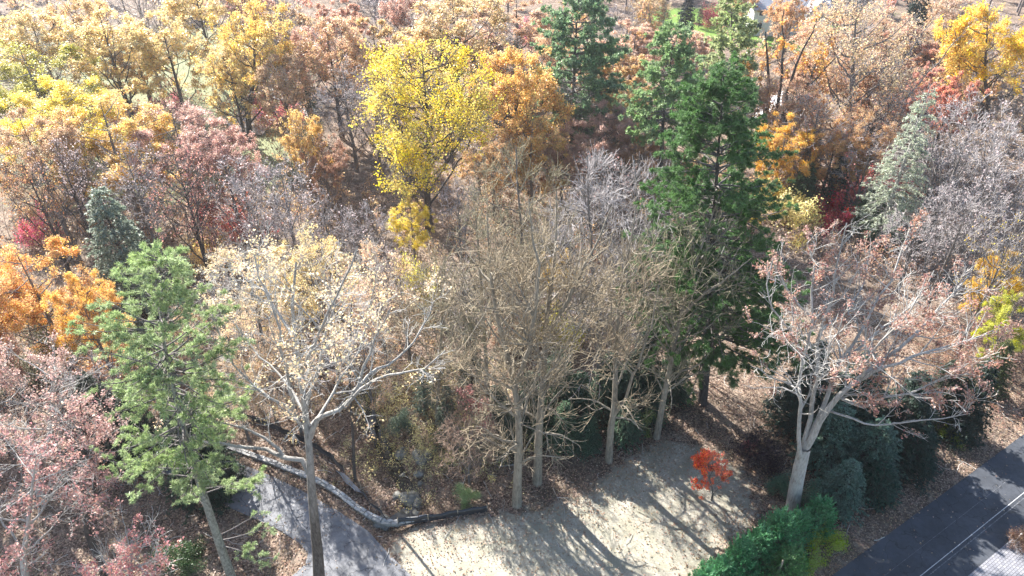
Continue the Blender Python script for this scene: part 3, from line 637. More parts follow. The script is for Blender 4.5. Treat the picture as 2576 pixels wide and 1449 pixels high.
# post in the hedge strip, post and bush across the road
def post(u, v, h_, label, r_=0.06, mat='stake', cat_='post'):
    p = A(u, v); P = np.array([[[0, 0, -.2], [0.0, 0.0, h_ * .5], [0.03, 0, h_ * 0.985], [0.03, 0, h_]]]); V, Q = tubes(P, np.array([[r_, r_, r_, r_ * 0.3]]), 9, np.random.default_rng(1))
    o_ = link('wooden_post' if mat == 'stake' else 'marker_post', quadmesh('post', V, Q, [M[mat]]), None, None, (p[0], p[1], 0)); tag(o_, label, cat_)
post(1950, 1462, 2.3, 'slim weathered wooden post standing behind the bright green hedge')
M['white'] = simple('white_paint', (0.75, 0.75, 0.73), (0.82, 0.82, 0.8), 3)
post(2556, 1362, 0.9, 'short white marker post beside the paving across the road', 0.05, 'white')

# houses
M['roof_grey'] = simple('grey_shingle', (0.34, 0.35, 0.38), (0.47, 0.48, 0.52), 1.5); M['roof_dark'] = simple('dark_shingle', (0.06, 0.06, 0.07), (0.11, 0.11, 0.13), 1.5)
M['siding'] = simple('pale_siding', (0.55, 0.56, 0.58), (0.68, 0.69, 0.7), 1.0); M['siding_dark'] = simple('dark_brown_siding', (0.12, 0.1, 0.1), (0.2, 0.17, 0.16), 1.0)  # dark brown siding of the dark-roofed house
m, n, o = new_mat('window_glass'); b = N(n, 'ShaderNodeBsdfPrincipled'); b.inputs['Base Color'].default_value = (0.03, 0.04, 0.06, 1); b.inputs['Roughness'].default_value = 0.1; n.links.new(b.outputs[0], o.inputs[0]); M['glass'] = m
def cube(V, Fc, x0, x1, y0, y1, z0, z1):
    k = len(V); V += [(x, y, z) for z in (z0, z1) for x, y in ((x0, y0), (x1, y0), (x1, y1), (x0, y1))]
    Fc += [(k, k + 3, k + 2, k + 1), (k + 4, k + 5, k + 6, k + 7)] + [(k + i, k + (i + 1) % 4, k + 4 + (i + 1) % 4, k + 4 + i) for i in range(4)]
def house(loc, rz, L, W, eave, ridge, roof, side, label, name='house', nwin=5, wing=False, chimney=True):
    e = bpy.data.objects.new(name, None); COL.objects.link(e); e.location = loc; e.rotation_euler = (0, 0, rz); tag(e, label, 'house' if name == 'house' else 'garage')
    V = [(-L/2, -W/2, -1), (L/2, -W/2, -1), (L/2, W/2, -1), (-L/2, W/2, -1), (-L/2, -W/2, eave), (L/2, -W/2, eave), (L/2, W/2, eave), (-L/2, W/2, eave), (-L/2, 0, ridge), (L/2, 0, ridge)]
    link('wall', pymesh('wall', V, [(0, 1, 5, 4), (2, 3, 7, 6), (1, 2, 6, 9, 5), (3, 0, 4, 8, 7), (0, 3, 2, 1)], M[side]), e)
    ov, t = 0.5, 0.18; sl_ = (ridge - eave) / (W / 2); V, Fc = [], []
    for s in (-1, 1):
        k = len(V); y0, z0 = s * (W/2 + ov), eave - ov * sl_ + 0.03
        V += [(-L/2 - ov, y0, z0), (L/2 + ov, y0, z0), (L/2 + ov, 0, ridge + 0.03), (-L/2 - ov, 0, ridge + 0.03)] + [(-L/2 - ov, y0, z0 + t), (L/2 + ov, y0, z0 + t), (L/2 + ov, 0, ridge + t + .03), (-L/2 - ov, 0, ridge + t + .03)]
        Fc += [(k, k+1, k+5, k+4), (k+4, k+5, k+6, k+7), (k+1, k+2, k+6, k+5), (k+3, k, k+4, k+7), (k, k+3, k+2, k+1)]
    ro = link('roof', pymesh('roof', V, Fc, M[roof]), e)
    if chimney:
        V, Fc = [], []; cube(V, Fc, L*.2, L*.2 + .9, -.4, .5, eave, ridge + 1.1); link('chimney', pymesh('chimney', V, Fc, M['wallstone']), ro)
    for fl in range(2 if eave > 4.5 else 1):
        for i in range(nwin):
            x = -L/2 + (i + .5) * L / nwin; z = 1.0 + fl * 2.8; V, Fc = [], []; cube(V, Fc, x - .6, x + .6, -W/2 - .06, -W/2 + .02, z - .1, z + 1.5)
            f = link('window', pymesh('window', V, Fc, M['white']), e); V, Fc = [], []; cube(V, Fc, x - .48, x + .48, -W/2 - .09, -W/2 - .03, z, z + 1.38); link('pane', pymesh('pane', V, Fc, M['glass']), f)
    return e
p = A(1985, 88); h1 = house((p[0], p[1] + 5, 0), R_(-6), 15, 10, 5.2, 8.6, 'roof_grey', 'siding', 'pale two-storey house with grey shingle roof beyond the vine-covered trunks')
V = [(2.6, -8, -.5), (6.6, -8, -.5), (6.6, -4, -.5), (2.6, -4, -.5), (2.6, -8, 5), (6.6, -8, 5), (6.6, -4, 5), (2.6, -4, 5), (4.6, -8, 7.4), (4.6, 0, 7.4)]
link('gable_wing', pymesh('gable_wing', V, [(0, 1, 5, 8, 4), (1, 2, 6, 5), (3, 0, 4, 7)], M['white']), h1)
k_ = [(2.2, -8.5, 4.6), (4.6, -8.5, 7.55), (4.6, 0, 7.55), (2.2, 0, 4.6), (7.0, -8.5, 4.6), (7.0, 0, 4.6), (2.2, -8.5, 4.8), (4.6, -8.5, 7.75), (4.6, 0, 7.75), (2.2, 0, 4.8), (7.0, -8.5, 4.8), (7.0, 0, 4.8)]
link('wing_roof', pymesh('wing_roof', k_, [(6, 7, 8, 9), (7, 10, 11, 8), (0, 1, 7, 6), (1, 4, 10, 7), (0, 6, 9, 3), (4, 5, 11, 10)], M['roof_grey']), h1)
p = A(2105, 45); house((p[0], p[1] + 6, 0), R_(12), 16, 9, 4.2, 7.2, 'roof_dark', 'siding_dark', 'dark-roofed house at the far top edge of the woods', nwin=4)
p = A(1965, 345); house((p[0], p[1] + 3, 0), R_(70), 6, 5.5, 2.6, 4.6, 'siding', 'siding', 'small outbuilding with a pale roof behind the vine-covered trunks', 'garage', 2, chimney=False)

# ---------------------------------------------------------------- the large foreground trees, limb by limb
def limb(base, Y0, pts, r0, r1, ts=0.3, root=False):
    P = [D(u, v, Y0 + dy) - base for u, v, dy in pts]
    if root: P = [P[0] * [1, 1, 0] + [0, 0, -0.3]] + [P[0] * [1, 1, 0] + [0, 0, 0.35]] + P[1:]
    return (P, r0, r1, ts)
def flare(r): return r * 1.5
# -- right-hand oak: pale many-stemmed trunk, russet leaves
b0 = A(1990, 1290); Y = b0[1]
lb = [limb(b0, Y, [(1990, 1290, 0), (2003, 1220, 0), (2018, 1150, 0), (2024, 1125, 0)], 0.52, 0.42, 0.9, True),
      limb(b0, Y, [(2018, 1165, 0), (2004, 1085, -.4), (2012, 1000, -.3), (2026, 900, 0), (2042, 790, .6), (2048, 700, 1.2), (2030, 610, 2)], 0.17, 0.035, 0.3),
      limb(b0, Y, [(2024, 1140, 0), (2038, 1040, .3), (2052, 930, .6), (2066, 830, 1), (2092, 730, 1.5), (2110, 640, 2), (2130, 560, 2.5)], 0.19, 0.035, 0.3),
      limb(b0, Y, [(2024, 1135, 0), (2060, 1050, 0), (2085, 990, .2), (2120, 905, .5), (2160, 830, 1.5), (2215, 740, 2.5), (2265, 640, 3.5), (2290, 575, 4)], 0.19, 0.035, 0.3),
      limb(b0, Y, [(2028, 1125, 0), (2080, 1035, -.5), (2110, 995, -.8), (2160, 955, -1), (2230, 900, -.6), (2320, 820, .2), (2400, 740, 1), (2440, 690, 1.5)], 0.26, 0.04, 0.3),
      limb(b0, Y, [(2150, 962, -1), (2230, 925, -1.8), (2320, 890, -2), (2420, 860, -2), (2500, 830, -1.6)], 0.13, 0.03, 0.15),
      limb(b0, Y, [(2118, 1003, -1), (2175, 1020, -2), (2230, 1000, -2.4), (2300, 985, -3), (2380, 950, -3.2), (2455, 935, -3.4)], 0.10, 0.03, 0.2),
      limb(b0, Y, [(2090, 1035, -.6), (2140, 1052, -1.6), (2190, 1070, -2), (2290, 1062, -2.6), (2380, 1050, -3), (2440, 1040, -3.2)], 0.08, 0.025, 0.35),
      limb(b0, Y, [(2024, 915, 0), (2000, 850, 0), (1965, 800, -.5), (1930, 740, -.5), (1945, 650, 0)], 0.09, 0.025, 0.2),
      limb(b0, Y, [(2042, 800, .6), (2000, 755, 1.2), (1965, 690, 1.6), (1970, 610, 2)], 0.08, 0.025, 0.2),
      limb(b0, Y, [(2012, 990, -.4), (1985, 965, -1.4), (1940, 950, -2), (1905, 925, -2.2)], 0.08, 0.025, 0.3),
      limb(b0, Y, [(2066, 830, 1), (2140, 770, 3), (2180, 690, 5), (2190, 600, 6)], 0.10, 0.025, 0.2),
      limb(b0, Y, [(2120, 905, .5), (2215, 830, 3), (2300, 760, 5), (2350, 680, 6)], 0.10, 0.025, 0.2),
      limb(b0, Y, [(2160, 955, -1), (2200, 880, -3), (2280, 790, -4), (2330, 700, -4)], 0.10, 0.025, 0.2),
      limb(b0, Y, [(2038, 1040, .3), (2060, 940, -2), (2100, 850, -4), (2140, 760, -5)], 0.08, 0.025, 0.3)]
c0 = D(2190, 830, Y) - b0
plant('oak_tree', broadleaf('oak', np.random.default_rng(101), lb, ell(c0, 8.4, 7.5, 7.2, 8.0), 1.0, 'bark_pale', 'twig_pale', 12500, 0.13, (1.5, 2.1, 2.8),
      ((2.0, 4.2), (0.8, 1.8), (0.3, 0.7)), spread=0.1, clump=0.5, rtw=0.014), b0, 'large oak with pale forked trunk, spreading white limbs and russet leaves above the dark evergreens', 'oak tree', (0.47, 0.275, 0.21))
# -- left-centre tree: dark straight trunk, mossy low limbs, sparse cream and yellow leaves
b0 = A(806, 1492); Y = b0[1]
lb = [limb(b0, Y, [(806, 1492, 0), (800, 1400, 0), (790, 1300, 0), (782, 1200, 0), (777, 1110, 0), (768, 1040, .2), (757, 950, .5), (742, 850, 1), (735, 760, 1.5), (745, 660, 2)], 0.42, 0.05, 0.62, True),
      limb(b0, Y, [(778, 1190, 0), (762, 1165, .2), (715, 1150, .5), (660, 1130, 1), (590, 1120, 1), (520, 1112, 1), (450, 1098, .8), (395, 1092, .5)], 0.17, 0.035, 0.35),
      limb(b0, Y, [(715, 1150, .5), (670, 1105, 1.2), (620, 1080, 1.5), (560, 1062, 2), (500, 1050, 2.2)], 0.10, 0.03, 0.15),
      limb(b0, Y, [(779, 1110, 0), (745, 1055, .4), (715, 1020, .6), (660, 985, 1), (600, 930, 1.4), (560, 860, 2), (530, 780, 2.4)], 0.09, 0.025, 0.25),
      limb(b0, Y, [(745, 1055, .4), (735, 980, -.3), (715, 900, -.6), (700, 820, -.8), (660, 720, -.8), (640, 640, -.5)], 0.11, 0.03, 0.25),
      limb(b0, Y, [(780, 1100, 0), (797, 1060, -.3), (825, 1038, -.5), (868, 1024, -.6), (888, 985, -.4), (915, 930, 0), (950, 860, .5), (985, 770, 1.2)], 0.17, 0.03, 0.45),
      limb(b0, Y, [(868, 1024, -.6), (905, 985, -1.2), (950, 955, -1.6), (1010, 938, -2), (1060, 925, -2.2), (1120, 882, -2.4)], 0.10, 0.028, 0.15),
      limb(b0, Y, [(888, 985, -.4), (930, 940, .6), (1000, 900, 1.6), (1060, 830, 2.4), (1090, 760, 3)], 0.09, 0.025, 0.2),
      limb(b0, Y, [(768, 1040, .2), (790, 960, 1), (810, 880, 2), (835, 790, 3), (860, 690, 4)], 0.11, 0.03, 0.2),
      limb(b0, Y, [(757, 950, .5), (790, 870, -1), (830, 780, -1.8), (870, 700, -2), (900, 620, -2)], 0.10, 0.03, 0.2),
      limb(b0, Y, [(742, 850, 1), (690, 770, 2.6), (640, 690, 4), (590, 640, 5)], 0.09, 0.025, 0.2),
      limb(b0, Y, [(768, 1040, .2), (720, 960, 2.4), (640, 880, 4.2), (580, 800, 5.5)], 0.09, 0.025, 0.25),
      limb(b0, Y, [(776, 1075, 0), (840, 985, 2.5), (900, 890, 4.5), (930, 780, 6), (950, 690, 7)], 0.09, 0.025, 0.25)]
c0 = D(800, 830, Y + 1) - b0
plant('maple_tree', broadleaf('maple', np.random.default_rng(102), lb, ell(c0, 8.2, 7, 6.5, 8.0), 1.0, 'bark_two', 'twig_pale', 3200, 0.13, (1.5, 2.2, 3.4),
      ((2.0, 4.2), (0.8, 1.8), (0.3, 0.8)), spread=0.14, clump=0.5, rtw=0.013), b0, 'tall tree with one straight trunk rising before the driveway, grey limbs and thin cream-yellow leaves', 'tree', (0.86, 0.66, 0.38))
# -- left pine with lichened leaning trunk
b0 = A(592, 1478); Y = b0[1]
tp = [D(u, v, Y + dy) - b0 for u, v, dy in [(592, 1478, 0), (560, 1390, 0), (520, 1270, 0), (482, 1150, 0), (455, 1050, 0), (425, 930, 0), (408, 830, 0), (405, 740, 0), (418, 655, 0)]]
tp[0][2] = -0.3
plant('pine_tree', pine('leaning_pine', np.random.default_rng(103), tp, 0.31, lambda t: 0.8 + 3.3 * math.sin(min(1, (1 - t) * 1.15 + 0.05) * 2.1) * (0.6 + 0.4 * (t > 0.12)), 0.44, 0.58, 6.2, 15, 0.24, (3.6, 6.0), 0.045, 0.065,
      'bark_moss', [(4.6, 0.25, 3.9, -0.05), (5.0, 0.55, 3.2, 0.0), (4.3, -0.1, 3.3, 0.05), (9.6, 0.15, 4.2, 0.02), (9.9, -0.25, 3.6, -0.05), (9.2, 0.5, 3.4, 0.02), (10.4, 2.9, 4.5, .1), (11.2, 3.3, 4.8, .1), (7.5, 2.4, 2.5, 0.1)]), b0,
      'pine with blue-green needles and a leaning lichened trunk left of the driveway', 'pine tree', (0.38, 0.48, 0.22))
# -- big dark green pine right of centre
def hero_pine(seed, ub, vb, vtop, r, prof, zlow, color, label, lean=(0, 0), h=None, Yd=None, **kw):
    if Yd is None: b_ = A(ub, vb)
    else: b_ = D(ub, vb, Yd) * [1, 1, 0]
    top = D(ub + lean[0], vtop, b_[1]) - b_; rr = np.random.default_rng(seed)
    tp = [np.array([0, 0, -.3]), top * [.25, .25, .3], top * [.6, .6, .6] + [rr.normal() * .2, 0, 0], top]
    return plant('pine_tree', pine('pine_%d' % seed, rr, tp, r, prof, zlow, **kw), b_, label, 'pine tree', color)
full = lambda W, p=0.75, lo=0.75: (lambda t: W * (min(1, (lo + t * 2.2)) * max(0.0, 1 - t) ** p + 0.06) )
hero_pine(111, 1768, 1010, 165, 0.42, full(7.6, 0.6, 0.75), 0.2, (0.12, 0.235, 0.075), 'largest dark green pine, full to the ground, right of centre beside the sunny lane', (55, 0), step=0.72, per=13, tuft=16, dens=(4.0, 7.0), nlen=0.26, blade=0.07)
hero_pine(112, 1650, 512, 84, 0.38, full(6.2, 0.45, 0.5), 0.4, (0.27, 0.40, 0.17), 'pine with bare lower trunk and light green layered boughs left of the largest dark pine', (48, 0), step=0.6, per=7, tuft=9, nlen=0.42, blade=0.14, dens=(2.8, 3.6))
hero_pine(113, 1838, 400, -4, 0.32, full(4.4, 0.45, 0.6), 0.4, (0.44, 0.50, 0.24), 'yellow-green pine rising directly behind the top of the largest dark pine', (0, 0), Yd=90, step=0.7, per=7, tuft=9, nlen=0.5, blade=0.15, dens=(2.4, 3.0))
hero_pine(114, 1442, 300, -22, 0.4, full(8.6, 0.45, 0.6), 0.15, (0.24, 0.37, 0.19), 'broad blue-green pine at the top edge left of the cream-leaved tree', (15, 0), Yd=92, step=0.65, per=7.5, tuft=9, nlen=0.5, blade=0.15, dens=(2.5, 3.0))
# -- the bare tan-twigged trees in the middle
def bare_hero(seed, ub, vb, stem, forks, width, top, r, label, tw='twig_tan', bk='bark_tan', low=0.25, nl=16, dens=(1.6, 2.3, 2.7), name='bare_tree', lens=((2.4, 4.8), (1.2, 2.6), (0.8, 1.8))):
    b_ = A(ub, vb); Y_ = b_[1]; rr = np.random.default_rng(seed)
    L_ = [limb(b_, Y_, [(ub, vb, 0)] + stem, r * .85, 0.04, low, True)]
    main = resample(L_[0][0], 40)
    for f in forks: L_.append(limb(b_, Y_, f, r * 0.4, 0.03, 0.25))
    h = max(p[2] for p in L_[0][0]); wm = width * depth(D(ub, top + 250, Y_)) / F / 2
    for i in range(nl):
        t = low + (0.9 - low) * (i + rr.uniform(0, .8)) / nl; p = main[int(t * 39)]; a = i * 2.4 + rr.uniform(-.5, .5); reach = wm * rr.uniform(.6, 1.0) * (1.05 - 0.4 * abs(t - .55) / .5)
        rise = (h - p[2]) * rr.uniform(.3, .75) if t > .35 else rr.uniform(-1.0, 2.5); e = p + np.array([math.cos(a) * reach, math.sin(a) * reach, rise])
        L_.append(([p, p + (e - p) * .5 + [0, 0, -0.1 * reach if t > .35 else 0.5], e], r * 0.28 * (1.15 - t), 0.02, 0.15))
    cz = h * (low + 1) / 2
    env = ell(np.array([main[25][0], main[25][1], h * .52]), wm * 1.1, wm, h * .5, h * .44)
    return plant(name, broadleaf('bare_%d' % seed, rr, L_, env, 1.0, bk, tw, 0, dens=dens, lens=lens, ups=(0.07, 0.11, 0.13), rtw=0.022, gap=0.56), b_, label, 'bare tree', (.5, .4, .3))
bare_hero(121, 1300, 1268, [(1303, 1180, 0), (1306, 1080, 0), (1296, 980, .2), (1270, 870, .5), (1245, 770, 1), (1232, 660, 1.5), (1225, 540, 2)],
          [[(1300, 960, 0), (1330, 870, -1), (1350, 760, -1.5), (1345, 640, -1.5), (1330, 500, -1)]], 400, 430, 0.46, 'bare tree with flared roots at the corner of lawn and leafy slope, tan twigs', low=0.2)
bare_hero(122, 1352, 1212, [(1355, 1100, 0), (1362, 1000, 0), (1370, 900, 0), (1372, 830, .2), (1385, 730, .6), (1398, 620, 1.2), (1400, 480, 2)],
          [[(1371, 850, 0), (1420, 770, -.6), (1455, 700, -1), (1500, 620, -1), (1540, 520, -.5)]], 420, 400, 0.45, 'bare tree with thick straight tan trunk just right of the flared-root tree', low=0.22)
bare_hero(123, 1532, 1158, [(1535, 1090, 0), (1545, 1030, 0), (1548, 960, .2), (1552, 850, .6), (1560, 740, 1), (1585, 620, 1.5), (1600, 520, 2)],
          [[(1543, 1045, 0), (1572, 1000, -.6), (1600, 920, -1), (1640, 820, -1.2), (1660, 700, -1)]], 330, 470, 0.38, 'bare tree forking low, in front of the dark evergreens at the lawn edge', low=0.22)
bare_hero(124, 1652, 1098, [(1668, 1010, 0), (1686, 920, 0), (1700, 850, 0), (1718, 770, .3), (1745, 680, .8), (1775, 590, 1.2), (1810, 490, 1.6)],
          [[(1712, 800, 0), (1770, 740, -1), (1840, 690, -1.6), (1890, 650, -1.8)], [(1700, 850, 0), (1650, 770, 1), (1620, 680, 1.4), (1600, 590, 1.6)]], 330, 480, 0.36, 'bare tree with slim leaning trunk nearest the red sapling', low=0.22, tw='twig_olive')
bare_hero(125, 1228, 1120, [(1228, 1000, 0), (1222, 900, 0), (1215, 780, .5), (1205, 650, 1), (1195, 520, 1.5)], [], 360, 470, 0.3, 'bare tan tree above the pink shrub, left edge of the bare grove', low=0.2, dens=(1.5, 2.1, 2.5), tw='twig_olive')
bare_hero(126, 1500, 1030, [(1508, 900, 0), (1500, 780, 0), (1490, 650, .4), (1480, 520, .6), (1478, 390, 1)], [], 360, 390, 0.33, 'tall dark-trunked bare tree in the heart of the bare grove', bk='bark_mid', low=0.22, tw='twig_lilac')
bare_hero(127, 1318, 900, [(1322, 800, 0), (1318, 690, 0), (1310, 560, .4), (1300, 440, .6), (1298, 370, 1)], [], 340, 370, 0.3, 'bare tree at the back of the grove under the orange-gold crown', bk='bark_mid', low=0.22, tw='twig_olive')
bare_hero(128, 1625, 880, [(1620, 780, 0), (1612, 690, 0), (1606, 560, .4), (1600, 450, .6), (1592, 390, 1)], [], 320, 395, 0.3, 'bare tree at the back of the grove left of the big pine', bk='bark_mid', low=0.22, tw='twig_lilac')
bare_hero(129, 1100, 1060, [(1105, 950, 0), (1110, 850, 0), (1115, 740, .4), (1120, 640, .6)], [], 280, 560, 0.22, 'small bare tan tree beside the shady grey-green juniper', low=0.15, dens=(1.5, 2.1, 2.5))
# -- thin dark trunk standing in the gully, bush-topped trunk behind
bare_hero(130, 893, 1205, [(890, 1150, 0), (887, 1080, 0), (882, 1010, 0), (880, 900, 0), (884, 760, .5)], [], 200, 700, 0.17, 'thin dark trunk rising from the yellow grass beside the fence', bk='bark_dark', tw='twig_lilac', low=0.5, nl=5, dens=(1.0, 2.0, 3.0))
# -- yellow tulip tree and orange-gold tree
def leafy_hero(seed, ub, vb, stem, nl, width, vtop, r, color, nleaf, ls, label, name, catn, bk='bark_dark', tw='twig_dark', clump=0.2, vase=True, fork=0.3, Yd=None, dens=(1.2, 1.9, 3.0), spread=0.3, S=1.0):
    b_ = A(ub, vb) if Yd is None else D(ub, vb, Yd) * [1, 1, 0]; rr = np.random.default_rng(seed); top = D(stem, vtop, b_[1]); h = top[2]; wm = width * depth(top) / F
    L_ = auto_limbs(rr, h, wm, fork, nl, r, vase, lean=(top[0] - b_[0], 0), stems=1)
    env = ell(np.array([top[0] - b_[0], 0, h * .55]), wm / 2, wm / 2, h * .47, h * .5)
    return plant(name, broadleaf('leafy_%d' % seed, rr, L_, env, S, bk, tw, nleaf, ls, dens, ((2.6, 5.4), (1.1, 2.4), (0.4, 1.0)), spread=spread, clump=clump, rtw=0.02), b_, label, catn, color)
leafy_hero(131, 1080, 575, 1060, 28, 500, 112, 0.42, (0.90, 0.72, 0.08), 26000, 0.20, 'brightest lemon-yellow tree, tall, left of the orange-gold crown', 'tulip_tree', 'tree', clump=0.35, fork=0.13, spread=.26)
leafy_hero(132, 1310, 470, 1290, 20, 310, 130, 0.40, (0.82, 0.53, 0.17), 26000, 0.23, 'orange-gold tree right of the lemon-yellow tree', 'maple_tree', 'tree', clump=0.45, fork=0.25, spread=.22)
leafy_hero(133, 2128, 415, 2160, 18, 430, -15, 0.55, (0.76, 0.56, 0.32), 8500, 0.22, 'tall wide tree with thick grey forked limbs and thin apricot leaves, upper right', 'tree', 'tree', bk='bark_mid', tw='twig_lilac', clump=0.35, fork=0.2, spread=.3)
leafy_hero(134, 632, 360, 640, 17, 350, 8, 0.40, (0.82, 0.60, 0.17), 22000, 0.25, 'wide vase-shaped tree with many dark stems and pale gold leaves, upper left', 'tree', 'tree', clump=0.5, fork=0.16, spread=.22)
leafy_hero(135, 2470, 330, 2490, 16, 330, 18, 0.36, (0.88, 0.62, 0.08), 26000, 0.25, 'deep yellow tree at the right edge above the pale spruce', 'tree', 'tree', clump=0.45, fork=0.22, spread=.22)
# vine-covered multi-stemmed trunks
rr = np.random.default_rng(136); b_ = D(1950, 335, 88) * [1, 1, 0]; L_ = []
for dx, lx, hh in ((-1.2, -3.6, 19), (-.4, -1.0, 20.5), (.4, 1.4, 20), (1.1, 4.2, 18), (.1, 5.5, 15), (-1.0, -5.2, 15)):
    L_.append(([np.array([dx, 0, -.3]), np.array([dx * 1.2, 0, hh * .3]), np.array([dx + lx * .25, rr.normal() * .4, hh * .6]), np.array([dx + lx, rr.normal() * 1.5, hh])], 0.42, 0.06, 0.5))
plant('vine_covered_tree', broadleaf('vines', rr, L_, ell([0, 0, 14], 6.2, 5, 8, 9), 1.0, 'bark_dark', 'twig_dark', 1800, 0.32, (0.9, 1.2, 1.6), ((2, 4.5), (1, 2.2), (.5, 1)), rtw=0.022, clump=.4), b_,
      'cluster of dark vine-wrapped trunks with bare crooked limbs in front of the grey-roofed house', 'tree', (0.75, 0.42, 0.12))
# pink-leaved trees in the lower left corner
def low_tree(seed, ub, vb, vtop, ulean, width, color, nleaf, ls, label, r=0.22, bk='bark_mid', tw='twig_pale', nl=10, clump=0.6, name='dogwood_tree', catn='tree', fork=0.3, vase=False, dens=(1.5, 2.2, 3.4)):
    b_ = A(ub, vb); rr = np.random.default_rng(seed); top = D(ub + ulean, vtop, b_[1]); h = top[2]; wm = width * depth(top) / F
    L_ = auto_limbs(rr, h, wm, fork, nl, r, vase, lean=(top[0] - b_[0], 0), stems=1)
    env = ell(np.array([(top[0] - b_[0]) * .7, 0, h * .6]), wm / 2, wm / 2, h * .45, h * .5)
    return plant(name, broadleaf('low_%d' % seed, rr, L_, env, min(1, h / 14 + .25), bk, tw, nleaf, ls, dens, ((1.8, 4.0), (0.8, 1.8), (0.3, 0.8)), spread=.12, clump=clump, rtw=0.013), b_, label, catn, color)
low_tree(141, 244, 1395, 1000, -50, 330, (0.54, 0.33, 0.29), 3000, .14, 'pink-leaved tree with crooked dark trunk over the patchy ground, lower left', bk='bark_dark')
low_tree(142, 85, 1500, 1120, 0, 400, (0.56, 0.30, 0.27), 3600, .14, 'pink-leaved tree with long white limbs in the bottom left corner', bk='bark_pale')
low_tree(143, 110, 1260, 850, 20, 330, (0.52, 0.34, 0.29), 2800, .15, 'grey-limbed tree with dull pink leaves below the bright orange crown', bk='bark_pale', r=.26)
low_tree(144, -60, 1330, 900, 20, 300, (0.55, 0.34, 0.28), 2600, .15, 'dull pink-brown tree cut by the left edge of the picture', bk='bark_pale')
low_tree(145, 300, 1560, 1330, 40, 300, (0.64, 0.3, 0.28), 2200, .14, 'low pink-leaved spray reaching into the bottom edge left of the leaning pine', bk='bark_pale', r=.16)
low_tree(146, 1790, 1258, 1142, -8, 105, (0.86, 0.17, 0.04), 5000, .12, 'small scarlet maple sapling alone on the lawn', r=.08, nl=14, clump=0, name='maple_sapling', fork=.15, dens=(3, 3, 3), bk='bark_mid', tw='twig_brown')
low_tree(147, 1180, 1215, 1050, 0, 190, (0.5, 0.3, 0.25), 0, .12, 'tangled bare brown thicket on the leaf slope left of the flared-root tree', r=.08, nl=18, tw='twig_brown', name='thicket', catn='bare shrub', fork=.04, dens=(3, 3.5, 4.5))
low_tree(148, 1190, 1130, 975, -5, 130, (0.62, 0.26, 0.25), 2500, .12, 'pale pink shrub behind the bare brown thicket', r=.07, nl=14, tw='twig_brown', name='pink_shrub', catn='shrub', fork=.08, dens=(3, 3, 3))

# ---------------------------------------------------------------- kinds shared by the rest of the wood (nominal size 16 m high, 10 m wide)
KIND = {}
def arche(key, n_, fn): KIND[key] = [fn(np.random.default_rng(500 + 17 * len(KIND) * 3 + i), i) for i in range(n_)]
def auto(nm, fork, nl, r, vase, env, **kw):
    def f(rng, i): return broadleaf('%s_%d' % (nm, i), rng, auto_limbs(rng, 16, 10, fork, nl, r, vase), env, 0.8, **kw)
    return f
E16 = ell([0, 0, 9], 5.2, 5.2, 7.4, 7.2)
arche('dense', 3, auto('dense', .2, 18, .26, False, E16, bk='bark_dark', tw='twig_dark', nleaf=34000, lsize=.2, dens=(1.2, 1.6, 1.6), spread=.22, rtw=.02, clump=.45))
arche('neardense', 2, auto('neardense', .2, 18, .26, False, E16, bk='bark_mid', tw='twig_dark', nleaf=42000, lsize=.14, dens=(1.2, 1.7, 2.2), spread=.24, rtw=.015, clump=.3))
arche('sparse', 3, auto('sparse', .18, 16, .25, True, E16, bk='bark_dark', tw='twig_lilac', nleaf=18000, lsize=.19, dens=(1.2, 1.9, 2.4), spread=.22, rtw=.02, clump=.45))
arche('bare', 3, auto('bare', .15, 18, .24, True, E16, bk='bark_mid', tw='twig_lilac', nleaf=500, lsize=.2, dens=(1.5, 2.0, 2.4), spread=.2, rtw=.025, gap=.3))
arche('darkbare', 2, auto('darkbare', .2, 15, .30, True, E16, bk='bark_dark', tw='twig_dark', nleaf=1500, lsize=.18, dens=(1.4, 1.9, 2.2), spread=.2, rtw=.022, gap=.35))
arche('lightleaf', 2, auto('lightleaf', .15, 17, .24, False, E16, bk='bark_mid', tw='twig_pale', nleaf=9500, lsize=.14, dens=(1.6, 2.4, 4.0), spread=.18, rtw=.015, clump=.5))
arche('hemlock', 2, lambda r, i: hemlock('hemlock_%d' % i, r, 16, 4.4, .06, 300, .12, .22, 8))
arche('nearhemlock', 2, lambda r, i: hemlock('nearhemlock_%d' % i, r, 16, 5.0, .04, 520, .10, .30, 9, .6))
arche('spruce', 2, lambda r, i: hemlock('spruce_%d' % i, r, 16, 4.0, .16, 300, .07, .24, 8, .75, 'bark_pale'))
arche('pine', 1, lambda r, i: pine('farpine_%d' % i, r, [[0, 0, -.3], [0, 0, 8], [.2, 0, 16]], .25, full(4.8, .55, .5), .3, step=.65, per=7, tuft=9, nlen=.42, blade=.14, dens=(2.4, 3.0)))
KIND['bush'] = [bush('bush_%d' % i, np.random.default_rng(700 + i), 4, 2.6, 4200, .17, 16) for i in range(3)]
KIND['evbush'] = [bush('evbush_%d' % i, np.random.default_rng(710 + i), 4, 2.4, 6500, .15, 16, 'needle') for i in range(2)]
KIND['barebush'] = [bush('barebush_%d' % i, np.random.default_rng(720 + i), 4, 2.6, 10, .1, 30, 'leaf', 'twig_lilac') for i in range(2)]
NOM = dict(bush=(4, 5), evbush=(4, 5), barebush=(4, 5), hemlock=(16, 9), nearhemlock=(16, 10), spruce=(16, 8), pine=(16, 9.6))
NAMES = dict(dense='oak_tree', neardense='oak_tree', sparse='tree', bare='bare_tree', darkbare='bare_tree', lightleaf='tree', hemlock='hemlock_tree', nearhemlock='hemlock_tree', spruce='spruce_tree', pine='pine_tree', bush='shrub', evbush='evergreen_shrub', barebush='bare_shrub')
